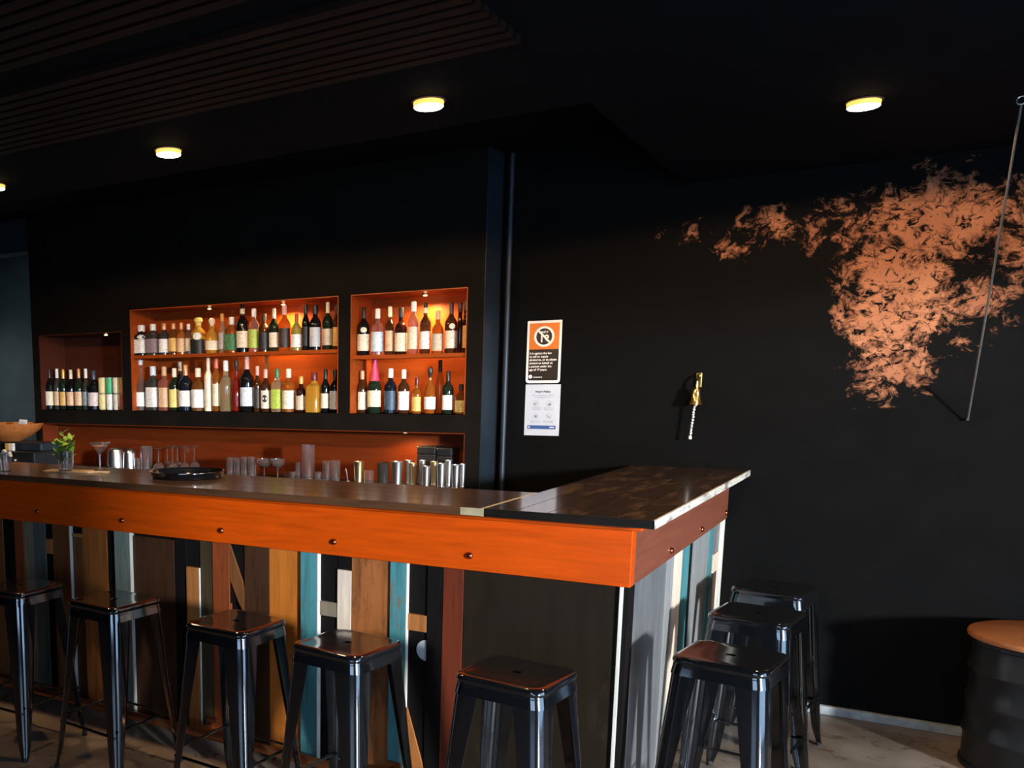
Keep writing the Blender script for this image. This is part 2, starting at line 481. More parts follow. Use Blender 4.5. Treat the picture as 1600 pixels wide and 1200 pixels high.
struct(boxes('window_fill', [(-1.15, -1.09, YF - 0.1, YF - 0.04, 0.3, 2.4), (2.29, 2.35, YF - 0.1, YF - 0.04, 0.3, 2.4), (0.57, 0.63, YF - 0.1, YF - 0.04, 0.3, 2.4), (-1.15, 2.35, YF - 0.1, YF - 0.04, 0.3, 0.36), (-1.15, 2.35, YF - 0.1, YF - 0.04, 2.34, 2.4)], 'frame_dark'), 'added wide shop window frame around the front fill light')  # added out of view to hold the front fill light
struct(boxes('wall_right', [(2.6, 2.75, YF, WIN_Y0, 0, ZU), (2.6, 2.75, WIN_Y1, YB, 0, ZU), (2.6, 2.75, WIN_Y0, WIN_Y1, WIN_Z1, ZU)], 'paint_black'))
ymid = (WIN_Y0 + WIN_Y1) / 2
w1 = struct(boxes('window_1', [(2.62, 2.68, WIN_Y0, WIN_Y0 + 0.05, WIN_Z0, WIN_Z1), (2.62, 2.68, WIN_Y1 - 0.05, WIN_Y1, WIN_Z0, WIN_Z1), (2.62, 2.68, WIN_Y0, WIN_Y1, WIN_Z0, WIN_Z0 + 0.05),
                   (2.62, 2.68, WIN_Y0, WIN_Y1, WIN_Z1 - 0.05, WIN_Z1)], 'frame_dark'), 'dark framed glazed doorway in the side wall')
# ceilings: the low one over the room, the raised one over the bar's back
cl = struct(boxes('ceiling', [(XL, 2.75, YF, 3.67, ZC, ZU), (-1.066, 2.75, 3.67, YB, ZC, ZU)], 'paint_ceiling'), 'black ceiling with a raised bay over the bar')
struct(boxes('ceiling_raised', [(XL, -1.066, 3.67, 6.7, ZU, ZU + 0.1)], 'paint_ceiling'))
struct(boxes('trim_1', [(XL, XE, 5.14, 5.30, 2.70, ZU)], 'paint_blue_black'), 'dark beam over the passage at the left')
# timber battens under the low ceiling
for i in range(26):
    y1 = 2.87 - i * 0.062 - (0.16 if i >= 9 else 0)
    bo = boxes('ceiling_batten', [(-6.5, -1.04, y1 - 0.042, y1, ZC - 0.022, ZC - 0.0005)], 'batten', cl)
# niche wall
Z0, Z1, ZW, ZB, ZK = 1.493, 2.205, 2.06, 1.387, 1.07
NX = dict(wine=(-5.615, -4.750), wide=(-4.665, -2.950), narrow=(-2.865, -2.115))
lst = []
for a, c in ((XE, -5.615), (-4.750, -4.665), (-2.950, -2.865), (-2.115, XS)):
    lst.append((a, c, YN, YB, Z0, Z1))
lst += [(-5.615, -4.750, YN, YB, ZW, Z1), (XE, XS, YN, YB, Z1, ZU), (XE, XS, YN, YB, ZB, Z0), (XE, -5.615, YN, YB, 0, ZB), (-2.11, XS, YN, YB, 0, ZB), (-5.615, -2.11, YN, YB, 0, ZK - 0.03)]
nw = struct(boxes('wall_niches', lst, 'paint_black'), 'black wall with three bottle niches and a low counter recess')
struct(boxes('wall_niches_rear', [(XE, XS, YB, YB + 0.15, 0, ZU), (XE, XE + 0.1, YB + 0.15, 6.7, 0, ZU)], 'paint_black'))
struct(boxes('trim_2', [(XS + 0.0005, XS + 0.004, YN + 0.004, YB - 0.04, 0, ZU)], 'paint_blue_black'), 'blue black side of the niche wall')
pp = MB(); pp.lathe([(0.017, 0), (0.017, ZU)], XS + 0.045, YB - 0.022, 12)
struct(pp.build('trim_3', 'paint_blue_black', smooth=True), 'thin dark vertical pipe in the wall corner')
struct(boxes('baseboard_back', [(-0.755, 2.6, YB - 0.03, YB, 0, 0.045)], 'baseboard_grey', bevel=0.004), 'low grey skirting strip along the black wall')
T = 0.006
def lining(x0, x1, z0, z1, floor_=True, yb=0.0, sm='stain_niche'):
    YB = 5.40 - yb
    boxes('niche_back_panel', [(x0, x1, YB - T, YB, z0, z1)], sm, nw)
    boxes('niche_side_panel', [(x0, x0 + T, YN, YB - T, z0, z1)], sm, nw)
    boxes('niche_side_panel', [(x1 - T, x1, YN, YB - T, z0, z1)], sm, nw)
    boxes('niche_top_panel', [(x0 + T, x1 - T, YN, YB - T, z1 - T, z1)], sm, nw)
    if floor_:
        boxes('niche_floor_panel', [(x0 + T, x1 - T, YN, YB - T, z0 - 0.001, z0)], sm, nw)
lining(*NX['wine'], Z0, ZW, True, 0.0, 'stain_wine_shaded'); lining(*NX['wide'], Z0, Z1); lining(*NX['narrow'], Z0, Z1)
lining(-5.615, -2.11, ZK, ZB, False, 0.10, 'stain_recess_shaded')
boxes('recess_ledge', [(-5.608, -2.117, YN, YB - 0.10 - T, ZK - 0.03, ZK)], 'plastic_black', nw)
boxes('shelf', [(NX['wide'][0] + T, NX['wide'][1] - T, YN + 0.012, YB - 0.075, 1.863, 1.885)], 'stain_niche', nw)
boxes('shelf', [(NX['narrow'][0] + T, NX['narrow'][1] - T, YN + 0.012, YB - 0.075, 1.821, 1.843)], 'stain_niche', nw)
boxes('shelf_post', [(-3.606, -3.582, 5.285, 5.30, Z0, 1.863)], 'pl_tan', nw)

# back counter under the niches
bc = empty('back_counter', (-3.9, 4.9, 0))
def kid(o, par):
    o.parent = par; o.matrix_parent_inverse = Matrix.Translation(par.location).inverted(); return o
kid(boxes('worktop', [(-6.15, XS - 0.03, 4.62, YN - 0.002, ZK - 0.03, ZK), ], 'plastic_black'), bc)
kid(boxes('cabinet', [(-6.13, XS - 0.05, 4.66, YN - 0.002, 0.0, ZK - 0.03)], 'frame_dark'), bc)
tag(bc, 'dark back counter behind the bar carrying the glassware', 'counter')

# ------------------------------------------------------------------ the bar
BX = (-2.4, 3.4, 0)
bar = empty('bar_counter', BX)
tag(bar, 'L shaped bar clad in reclaimed coloured planks under an orange fascia', 'bar')
def bpart(name, lst, mat, bevel=0.0):
    b = MB()
    for x in lst:
        b.box(*x)
    o = b.build(name, mat, None, bevel=bevel, fix=bool(bevel))
    return kid(o, bar)
XR = -0.757
bpart('carcass', [(-4.95, -0.80, 3.395, 3.76, 0.0, 1.188), (-1.20, -0.80, 3.76, 5.385, 0.0, 1.188)], 'pl_black')
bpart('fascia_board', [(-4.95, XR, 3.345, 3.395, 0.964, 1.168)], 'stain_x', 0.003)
bpart('fascia_board', [(-0.80, XR, 3.3955, 5.395, 0.964, 1.168)], 'stain_y_daylit', 0.003)
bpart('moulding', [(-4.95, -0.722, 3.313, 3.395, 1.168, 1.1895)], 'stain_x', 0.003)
bpart('moulding', [(-0.80, -0.722, 3.3955, 5.395, 1.168, 1.1895)], 'stain_y_daylit', 0.003)
# domed studs
def stud(p, axis):
    b = MB()
    prof = [(0.0135, 0.0), (0.0135, 0.003), (0.0115, 0.008), (0.007, 0.0115), (0.002, 0.0128)]
    b.lathe(prof, n=14)
    o = b.build('stud', 'stud', None, smooth=True)
    o.location = p
    o.rotation_euler = (PI / 2, 0, 0) if axis == 'y' else (0, PI / 2, 0)
    o.parent = bar; o.matrix_parent_inverse = Matrix.Translation(bar.location).inverted()
for x in (-4.33, -3.727, -3.126, -2.523, -1.938, -1.343):
    stud((x, 3.345, 1.021), 'y')
for y in (3.995, 4.66, 5.33):
    stud((XR, y, 1.0), 'x')
# reclaimed planks on the front
F = 3.395
ZT = 0.962
front = [
 (-4.95, -4.80, .02, ZT, .02, 'pl_brown'), (-4.80, -4.66, .02, ZT, .026, 'pl_dark'), (-4.66, -4.52, .02, ZT, .02, 'pl_redbrown'), (-4.52, -4.42, .02, ZT, .022, 'pl_teal'), (-4.42, -4.25, .02, ZT, .018, 'pl_warm'), (-4.25, -4.038, .02, ZT, .024, 'pl_brown'),
 (-4.038, -3.945, .02, ZT, .018, 'pl_black'), (-3.945, -3.874, .02, ZT, .024, 'pl_redbrown'), (-3.874, -3.795, .02, ZT, .020, 'pl_beige'), (-3.795, -3.706, .02, ZT, .024, 'pl_tealgrey'),
 (-3.706, -3.655, .88, ZT, .016, 'pl_black'), (-3.706, -3.655, .80, .878, .022, 'pl_tan'), (-3.706, -3.655, .02, .798, .016, 'pl_black'),
 (-3.655, -3.540, .02, ZT, .018, 'pl_brown'), (-3.538, -3.508, .02, ZT, .036, 'pl_redbrown'),
 (-3.506, -3.432, .925, ZT, .014, 'pl_black'), (-3.506, -3.432, .905, .924, .024, 'pl_tan'), (-3.506, -3.432, .56, .903, .020, 'pl_brown'), (-3.506, -3.432, .02, .558, .014, 'pl_dark'),
 (-3.430, -3.266, .02, ZT, .024, 'pl_warm'), (-3.264, -3.200, .02, ZT, .014, 'pl_black'), (-3.199, -3.094, .02, ZT, .036, 'pl_greygreen'), (-3.092, -2.830, .02, .945, .018, 'pl_dark'),
 (-2.828, -2.753, .02, ZT, .018, 'pl_black'), (-2.752, -2.673, .830, ZT, .016, 'pl_black'), (-2.752, -2.673, .02, .828, .026, 'pl_tan'), (-2.672, -2.598, .02, ZT, .020, 'pl_olive'),
 (-2.597, -2.503, .02, ZT, .024, 'pl_redbrown'), (-2.418, -2.284, .02, ZT, .022, 'pl_dark'), (-2.283, -2.111, .02, ZT, .022, 'pl_orange'), (-2.110, -2.024, .02, ZT, .038, 'pl_teal'),
 (-2.023, -1.937, .756, ZT, .014, 'pl_black'), (-2.023, -1.937, .692, .754, .022, 'pl_beige'), (-2.023, -1.937, .02, .690, .014, 'pl_black'),
 (-1.936, -1.870, .902, ZT, .018, 'pl_black'), (-1.936, -1.870, .52, .900, .024, 'pl_white'), (-1.936, -1.870, .02, .518, .022, 'pl_tan'),
 (-1.869, -1.687, .02, ZT, .022, 'pl_mottled'), (-1.686, -1.611, .02, ZT, .032, 'pl_teal'),
 (-1.610, -1.528, .756, ZT, .014, 'pl_black'), (-1.610, -1.528, .686, .754, .022, 'pl_tan'), (-1.610, -1.528, .02, .684, .014, 'pl_black'),
 (-1.527, -1.460, .02, ZT, .022, 'pl_black'), (-1.459, -1.376, .02, ZT, .024, 'pl_red'), (-1.375, -0.796, .02, ZT, .022, 'pl_panel'),
]
for x0, x1, z0, z1, t, m_ in front:
    bpart('plank', [(x0, x1, F - t, F, z0, z1)], m_, 0.0015)
# raw pale edges on the right of the thicker planks
for x1, t, z0, z1 in ((-2.024, .038, .02, ZT), (-1.611, .032, .02, ZT), (-3.094, .036, .02, ZT), (-3.508, .036, .02, ZT), (-2.673, .026, .02, .828)):
    bpart('edge_strip', [(x1 - .003, x1 + .0012, F - t - .0004, F - .012, z0, z1)], 'pl_edge')
# the plank made of triangular offcuts
def prism_part(name, pts, y0, y1, mat, axes='xz'):
    b = MB(); b.poly_prism(pts, y0, y1, axes)
    return kid(b.build(name, mat), bar)
prism_part('plank', [(-2.502, ZT), (-2.419, ZT - .20), (-2.419, .64), (-2.455, .70), (-2.502, .80)][::1], F - .022, F, 'pl_brown')
prism_part('plank', [(-2.496, ZT), (-2.419, ZT), (-2.419, ZT - .185)], F - .016, F, 'pl_black')
prism_part('plank', [(-2.502, .79), (-2.457, .695), (-2.502, .68)], F - .016, F, 'pl_black')
bpart('plank', [(-2.502, -2.419, F - .018, F, .02, .635)], 'pl_dark', 0.0015)
prism_part('plank', [(-1.606, .36), (-1.53, .12), (-1.53, .02), (-1.606, .02)], F - .024, F - .0145, 'pl_tan')
# white half disc decal
hd = [(-1.5285 - 0.043 * math.sin(PI * i / 14), 0.61 + 0.043 * math.cos(PI * i / 14)) for i in range(15)]
prism_part('decal', hd, F - .0155, F - .0142, 'paper')
# corner post and its pale strip
bpart('corner_strip', [(-0.795, -0.783, F - .034, F, .02, ZT)], 'pl_edge', 0.0015)
bpart('corner_post', [(-0.7825, -0.764, F - .026, F + .055, .02, ZT)], 'pl_black', 0.0015)
# planks on the side
side = [(3.452, 4.055, .02, ZT, .020, 'pl_greypanel'), (4.057, 4.185, .02, ZT, .024, 'pl_greywhite'), (4.187, 4.305, .02, ZT, .034, 'pl_white'), (4.307, 4.535, .40, ZT, .022, 'pl_teal'), (4.307, 4.535, .02, .398, .020, 'pl_tealgrey'),
        (4.537, 4.635, .02, ZT, .016, 'pl_black'), (4.637, 4.995, .02, ZT, .026, 'pl_greywhite'), (4.997, 5.105, .02, ZT, .030, 'pl_teal'), (5.107, 5.195, .02, ZT, .014, 'pl_black'),
        (5.197, 5.345, .80, ZT, .020, 'pl_greypanel'), (5.197, 5.345, .70, .798, .024, 'pl_white'), (5.197, 5.345, .02, .698, .018, 'pl_dark'), (5.350, 5.395, .02, ZT, .036, 'pl_edge')]
for y0, y1, z0, z1, t, m_ in side:
    bpart('plank', [(-0.80, -0.80 + t, y0, y1, z0, z1)], m_, 0.0015)
# foot rail along the floor
fr = MB(); fr.tube([(-4.95, 3.245, 0.085), (-1.42, 3.245, 0.085)], 0.021, 14)
kid(fr.build('foot_rail', 'copper_pipe', smooth=True), bar)
for x in (-4.5, -3.55, -2.6, -1.65):
    b = MB(); b.box(x - .012, x + .012, 3.262, F - .01, .07, .10); b.box(x - .03, x + .03, F - .045, F - .035, .05, .12)
    kid(b.build('rail_bracket', 'copper_pipe', fix=False), bar)

# bar tops
ta = empty('bar_worktop', (-3.1, 3.53, 1.19))
tag(ta, 'long dark worn timber bar top running along the front of the bar', 'bar top')
for i in range(4):
    y0 = 3.239 + i * 0.1478
    b = MB(); b.box(-4.95, -1.262, y0, y0 + 0.1468, 1.1905, 1.22)
    kid(b.build('board', 'bartop_x', bevel=0.0015), ta)
kid(boxes('front_edge', [(-4.95, -1.262, 3.235, 3.2388, 1.1905, 1.2195)], 'bartop_edge_long'), ta)
kid(boxes('end_trim', [(-1.2615, -1.251, 3.234, 3.83, 1.1905, 1.2205)], 'brass_pale'), ta)
kid(boxes('corner_plate', [(-1.34, -1.262, 3.2335, 3.2349, 1.1915, 1.2195)], 'brass_pale'), ta)
tb = empty('bar_worktop', (-0.96, 4.3, 1.19))
tag(tb, 'glossy dark timber bar top of the short return to the wall', 'bar top')
for i in range(5):
    x0 = -1.25 + i * 0.1156
    b = MB(); b.box(x0, x0 + 0.1148, 3.239, 5.396, 1.1905, 1.22)
    kid(b.build('board', 'bartop_y', bevel=0.0015), tb)
kid(boxes('front_edge', [(-1.25, -0.667, 3.235, 3.2388, 1.1905, 1.2195)], 'bartop_edge'), tb)
kid(boxes('side_edge', [(-0.6712, -0.664, 3.235, 5.396, 1.1905, 1.2198)], 'edge_pale'), tb)
UPPER_WIDE=[
 (-4.637,5.220,0.0567,0.218,'square','black','white','white','badge','squat black bottle with round white badge'),
 (-4.526,5.220,0.0483,0.222,'square','smoke','white','mauve','','smoky bottle with greyish mauve label'),
 (-4.424,5.220,0.0417,0.222,'spirit','smoke','copper','white','','dark bottle with copper cap and bright white stripe'),
 (-4.338,5.220,0.0355,0.219,'slim','amberd','copper','gold','','narrow amber bottle with orange cap'),
 (-4.267,5.220,0.0334,0.220,'spirit','orange','copper','peach','','orange liqueur bottle with copper top'),
 (-4.202,5.220,0.0263,0.208,'slim','clear','white','cream','','slim clear bottle with whitish label'),
 (-4.113,5.220,0.0574,0.248,'ornate','gold','yellow','black','seal','ornate golden bottle with black base and white seal'),
 (-3.996,5.220,0.0482,0.238,'decanter','gold','cream','cream','','golden fluted decanter with knob stopper'),
 (-3.908,5.220,0.0290,0.264,'slim','pale','amber','grey','','thin pale bottle with pointed amber neck'),
 (-3.828,5.220,0.0416,0.239,'square','amber','white','green','','amber bottle with dark green label and white cap'),
 (-3.737,5.220,0.0435,0.318,'wine','black','black','cream','neck','tall black bottle with big cream label'),
 (-3.646,5.220,0.0352,0.285,'slim','clear','white','lime','','clear bottle with lime green label'),
 (-3.564,5.220,0.0384,0.248,'spirit','brown','black','black','','brown bottle with black lower label'),
 (-3.486,5.220,0.0355,0.277,'wine','greend','silver','cream','','dark green bottle with square cream label'),
 (-3.404,5.220,0.0386,0.293,'spirit','amber','pink','dark','','amber bottle with dark label and pink tip'),
 (-3.312,5.220,0.0367,0.236,'wine','lime','red','white','','yellow green bottle with red neck and white label'),
 (-3.242,5.220,0.0246,0.288,'slim','black','black','black','','slender all black bottle'),
 (-3.171,5.220,0.0392,0.284,'spirit','black','black','silver','','black bottle with silver lettered label'),
 (-3.079,5.220,0.0340,0.295,'wine','greend','cream','beige','','dark green bottle with beige label and cream cap'),
 (-3.015,5.220,0.0235,0.276,'spirit','brown','black','gold','','dark bottle with small golden label'),
]
LOWER_WIDE=[
 (-4.654,5.220,0.0483,0.365,'tallneck','clear','white','white','','tall clear bottle with long pale neck'),
 (-4.537,5.220,0.0474,0.317,'square','smoke','bluewhite','white','','dark bottle with large white label and bluish white cap'),
 (-4.433,5.220,0.0393,0.313,'square','rose','cork','peach','','rosy bottle with peach label and cork stopper'),
 (-4.339,5.220,0.0401,0.300,'spirit','greend','cream','yellow','','dark bottle with slanted yellow and white label'),
 (-4.376,5.330,0.0290,0.347,'slim','smoke','cream','none','','half hidden bottle with tall cream cap'),
 (-4.236,5.220,0.0535,0.321,'wine','navy','copper','white','','blue black bottle with copper cap'),
 (-4.124,5.220,0.0497,0.297,'spirit','amberd','cream','white','','amber bottle with printed white label'),
 (-4.034,5.220,0.0299,0.365,'slim','cream','cream','none','','tall cream coloured ceramic bottle'),
 (-3.963,5.220,0.0309,0.359,'slim','amber','pinkred','cream','','amber bottle with pinkish red cap'),
 (-3.883,5.220,0.0437,0.344,'squat','pale','white','none','','pale yellow wide bottle with white neck'),
 (-3.794,5.220,0.0352,0.351,'decanter','red','dark','none','','dark red bottle with ringed neck'),
 (-3.706,5.220,0.0475,0.366,'wine','black','pink','bluewhite','','black bottle with white blue label and pink tip'),
 (-3.621,5.220,0.0266,0.303,'spirit','brown','pink','dark','','brown bottle with pinkish grey cap'),
 (-3.554,5.220,0.0337,0.281,'spirit','brown','pink','cream','dot','brown bottle with cream label and black disc'),
 (-3.462,5.220,0.0356,0.282,'square','pale','green','lime','','pale bottle with green cap and lime label'),
 (-3.373,5.220,0.0435,0.281,'spirit','amber','cream','cream','','amber bottle with cream and red label'),
 (-3.277,5.220,0.0356,0.230,'squat','wined','gold','beige','','short dark bottle with gold cap and beige label'),
 (-3.178,5.220,0.0478,0.255,'square','gold','wined','none','','broad golden bottle with dark red cap'),
 (-3.094,5.220,0.0298,0.274,'wine','black','black','cream','','dark bottle with pale cream label'),
 (-3.023,5.220,0.0340,0.271,'spirit','black','black','silver','','black bottle with thin silver bands'),
]
UPPER_NARROW=[
 (-2.823,5.220,0.0389,0.293,'wine','black','black','cream','oval','black bottle with two pale labels'),
 (-2.728,5.220,0.0382,0.279,'spirit','clear','white','bluewhite','','clear bottle with blue and white label'),
 (-2.645,5.220,0.0282,0.288,'spirit','brown','cream','peach','','brown bottle with peach label above dark blue'),
 (-2.571,5.220,0.0370,0.278,'squat','wined','black','cream','','black shouldered bottle with large cream label'),
 (-2.490,5.220,0.0314,0.309,'slim','clear','white','cream','','clear bottle with long cream label and white cap'),
 (-2.413,5.220,0.0319,0.298,'wine','brown','dark','white','neck','dark necked bottle with white label'),
 (-2.333,5.220,0.0333,0.250,'squat','amber','cork','beige','','amber bottle with broad beige label and cork'),
 (-2.250,5.220,0.0357,0.293,'wine','brown','dark','cream','oval','dark bottle with oval and square cream labels'),
 (-2.195,5.220,0.0153,0.288,'slim','wined','dark','none','','slender dark bottle without label'),
 (-2.160,5.220,0.0170,0.298,'slim','wined','dark','gold','','slender dark bottle with golden label'),
]
LOWER_NARROW=[
 (-2.829,5.220,0.0295,0.261,'spirit','brown','cork','cream','','brown bottle with cork and round cream labels'),
 (-2.743,5.220,0.0430,0.329,'pinkfoil','greend','pink','creamw','','dark bottle with magenta foil top and cream label'),
 (-2.634,5.220,0.0378,0.271,'spirit','navy','white','navy','','dark bottle with navy label and white cap'),
 (-2.546,5.220,0.0351,0.264,'spirit','brown','white','white','','brown bottle with white printed label'),
 (-2.459,5.220,0.0284,0.217,'squat','amber','wined','gold','','short amber bottle with dark red cap'),
 (-2.374,5.220,0.0339,0.276,'decanter','amber','dark','white','','round shouldered amber bottle with white label'),
 (-2.360,5.330,0.0252,0.317,'wine','orange','dark','none','','tall glowing orange bottle'),
 (-2.260,5.220,0.0332,0.249,'wine','greend','black','white','','dark bottle with bright white label'),
 (-2.178,5.220,0.0345,0.174,'squat','amberd','dark','yellow','','small bottle with dark cap and yellow label'),
]
WINE_ROW=[
 (-5.609,5.220,0.0456,0.315,'wine','black','black','cream','','dark wine bottle with tall cream label'),
 (-5.525,5.220,0.0294,0.314,'wine','smoke','white','peach','','wine bottle with white capsule and low peach label'),
 (-5.456,5.220,0.0343,0.308,'wine','greend','gold','gold','','wine bottle with gold capsule'),
 (-5.373,5.220,0.0389,0.304,'wine','black','cream','peach','','dark wine bottle with cream tipped capsule'),
 (-5.287,5.220,0.0384,0.310,'wine','greend','copper','peach','','wine bottle with copper capsule and peach label'),
 (-5.213,5.220,0.0297,0.309,'wine','smoke','white','bluegrey','','wine bottle with white capsule and blue grey label'),
 (-5.129,5.220,0.0488,0.294,'wine','black','navy','mauvew','','dark wine bottle with pale label and navy capsule'),
]

GLASSES=[
 (-4.698,4.98,0.0699,0.160,'tin'),
 (-4.574,4.99,0.0506,0.157,'tin'),
 (-4.486,4.98,0.0293,0.094,'rocks'),
 (-4.405,4.98,0.0434,0.182,'highball'),
 (-4.296,4.98,0.0454,0.172,'coupe_up'),
 (-4.333,5.12,0.0461,0.172,'coupe_up'),
 (-4.169,4.98,0.0445,0.190,'coupe_up'),
 (-4.239,5.12,0.0453,0.175,'coupe_up'),
 (-4.061,4.98,0.0436,0.193,'coupe_up'),
 (-4.089,5.12,0.0442,0.189,'coupe_up'),
 (-3.673,4.98,0.0280,0.129,'ribbed'),
 (-3.616,4.98,0.0277,0.131,'ribbed'),
 (-3.559,4.98,0.0274,0.137,'ribbed'),
 (-3.503,4.98,0.0271,0.140,'ribbed'),
 (-3.405,4.98,0.0532,0.131,'coupe'),
 (-3.301,4.98,0.0475,0.135,'coupe'),
 (-3.327,5.12,0.0217,0.041,'shot'),
 (-3.187,4.98,0.0209,0.058,'shot'),
 (-3.145,4.98,0.0207,0.121,'rocks'),
 (-3.074,4.98,0.0432,0.231,'tall'),
 (-2.999,4.98,0.0246,0.067,'shot'),
 (-2.940,4.98,0.0288,0.137,'rocks'),
 (-2.878,4.98,0.0306,0.143,'rocks'),
 (-2.716,4.98,0.0318,0.142,'shaker_b'),
 (-2.647,4.98,0.0313,0.091,'rocks'),
 (-2.553,4.98,0.0348,0.141,'rocksd'),
 (-2.462,4.98,0.0352,0.152,'shaker'),
 (-2.458,5.12,0.0224,0.150,'shaker'),
 (-2.400,5.06,0.0200,0.140,'shaker_b'),
 (-2.365,5.12,0.0200,0.154,'shaker'),
 (-2.278,4.98,0.0252,0.133,'shaker'),
 (-2.291,5.12,0.0236,0.149,'shaker_b'),
 (-2.185,4.98,0.0266,0.152,'shaker'),
 (-2.200,5.12,0.0213,0.160,'shaker'),
 (-2.096,4.98,0.0270,0.148,'shaker'),
 (-2.105,5.10,0.0170,0.143,'shaker'),
]
# ------------------------------------------------------------------ bar stools
def rsq(half, rad, n=10):
    pts = []
    for cx, cy, a0 in ((1, 1, 0), (-1, 1, PI / 2), (-1, -1, PI), (1, -1, 3 * PI / 2)):
        for i in range(n + 1):
            a = a0 + (PI / 2) * i / n
            pts.append(((half - rad) * cx + rad * math.cos(a), (half - rad) * cy + rad * math.sin(a)))
    return pts
SH = 0.757
def make_stool():
    root = empty('bar_stool')
    # seat: pressed steel plate with rolled rim and a grip slot
    b = MB()
    loops = []
    def ring(half, rad, z):
        return [(x, y, z) for x, y in rsq(half, rad)]
    slot = []
    for x, y in rsq(0.15, 0.045):
        a = math.atan2(y, x)
        # grip slot 80 x 20 mm
        sx, sy = 0.040, 0.010
        k = (abs(math.cos(a) / sx) ** 4 + abs(math.sin(a) / sy) ** 4) ** -0.25
        slot.append((k * math.cos(a), k * math.sin(a)))
    loops.append([(x, y, SH - 0.018) for x, y in slot])
    loops.append([(x, y, SH - 0.004) for x, y in slot])
    loops.append([(x * 1.08, y * 1.25, SH - 0.0014) for x, y in slot])
    loops.append(ring(0.095, 0.04, SH - 0.0012))
    loops.append(ring(0.122, 0.04, SH - 0.0009))
    loops.append(ring(0.130, 0.04, SH - 0.0003))
    loops.append(ring(0.140, 0.042, SH))
    loops.append(ring(0.1465, 0.044, SH - 0.002))
    loops.append(ring(0.150, 0.045, SH - 0.007))
    loops.append(ring(0.1515, 0.045, SH - 0.016))
    loops.append(ring(0.1500, 0.045, SH - 0.020))
    loops.append(ring(0.1480, 0.044, SH - 0.021))
    loops.append(ring(0.1470, 0.044, SH - 0.030))
    b.quad_grid(loops)
    seat = b.build('seat', 'stool_black', root, smooth=True)
    # apron below the seat
    b = MB()
    b.quad_grid([ring(0.1475, 0.044, SH - 0.026), ring(0.1535, 0.044, SH - 0.062), ring(0.151, 0.043, SH - 0.062), ring(0.144, 0.042, SH - 0.026)])
    b.build('apron', 'stool_black', root, smooth=True)
    # four folded legs
    for qx, qy in ((1, 1), (-1, 1), (-1, -1), (1, -1)):
        b = MB(); rings = []
        for t in [0, .04, .12, .3, .5, .7, .82, .90, .93, 1.0]:
            z = (SH - 0.030) * (1 - t) + 0.012 * t
            c = 0.1485 + 0.055 * t
            if t <= .9:
                arm = 0.094 - 0.052 * (t / .9)
            else:
                arm = 0.042 - 0.018 * ((t - .9) / .1)
            rad = min(0.044, arm * 0.72)
            th = 0.004
            outer = [(c, c - arm)]
            for i in range(9):
                a = (PI / 2) * i / 8
                outer.append((c - rad + rad * math.cos(a), c - rad + rad * math.sin(a)))
            outer.append((c - arm, c))
            inner = [(c - arm, c - th)]
            for i in range(9):
                a = PI / 2 - (PI / 2) * i / 8
                ri = rad - th
                inner.append((c - rad + ri * math.cos(a), c - rad + ri * math.sin(a)))
            inner.append((c - th, c - arm))
            rings.append([(qx * x, qy * y, z) for x, y in outer + inner])
        b.quad_grid(rings, True, True, True)
        leg = b.build('leg', 'stool_black', root, smooth=True)
        f = MB(); cc = 0.1485 + 0.055 - 0.011
        f.lathe([(0.011, 0.0), (0.0125, 0.004), (0.0125, 0.016), (0.010, 0.020)], qx * cc, qy * cc, 10)
        f.build('rubber_foot', 'rubber', leg, smooth=True)
    # four rungs
    zr = 0.215
    cr = 0.1485 + 0.055 * (1 - zr / SH) - 0.012
    for k, (p, q) in enumerate((((-1, -1), (1, -1)), ((1, -1), (1, 1)), ((1, 1), (-1, 1)), ((-1, 1), (-1, -1)))):
        b = MB(); z = zr + (0.025 if k % 2 else 0)
        b.tube([(p[0] * cr, p[1] * cr, z), (q[0] * cr, q[1] * cr, z)], 0.0065, 8)
        b.build('rung', 'stool_black', root, smooth=True)
    return root
stool0 = make_stool()
spots = [(-3.355, 2.885, 2, 'black metal bar stool at the far left end of the bar front'),
         (-2.785, 2.915, -4, 'black metal bar stool before the pale grey green plank'),
         (-2.118, 2.895, -3, 'black metal bar stool before the red brown plank, third along the bar front'),
         (-1.600, 2.860, -8, 'black metal bar stool before the white and turquoise planks'),
         (-0.975, 2.850, -6, 'black metal bar stool before the plain dark panel near the bar corner'),
         (-0.440, 3.430, -8, 'black metal bar stool nearest the camera on the short side of the bar'),
         (-0.448, 4.140, -8, 'black metal bar stool in the middle of the row on the bar side'),
         (-0.448, 4.720, -7, 'black metal bar stool closest to the black wall on the bar side')]
for i, (x, y, a, lb) in enumerate(spots):
    o = stool0 if i == 0 else copy_tree(stool0)
    o.location = (x, y, 0); o.rotation_euler = (0, 0, math.radians(a))
    tag(o, lb, 'stool', 'black metal bar stools')

# ------------------------------------------------------------------ oil drum with wooden lid
dr = empty('drum_table', (0.575, 5.05, 0))
tag(dr, 'dented black steel drum with round wooden lid by the wall', 'drum')
b = MB(); prof = [(0.27, 0.0), (0.288, 0.004), (0.288, 0.022), (0.280, 0.03)]
for zc_ in (0.16, 0.30, 0.44):
    prof += [(0.280, zc_ - 0.022), (0.290, zc_ - 0.006), (0.290, zc_ + 0.006), (0.280, zc_ + 0.022)]
prof += [(0.280, 0.550), (0.288, 0.556), (0.288, 0.572), (0.270, 0.574)]
b.lathe(prof, n=64)
b.build('body', 'drum_black', dr, smooth=True)
b = MB(); b.lathe([(0.29, 0.574), (0.300, 0.577), (0.303, 0.586), (0.300, 0.597), (0.292, 0.600), (0.05, 0.600)], n=64)
b.build('lid', 'drum_lid', dr, smooth=True)

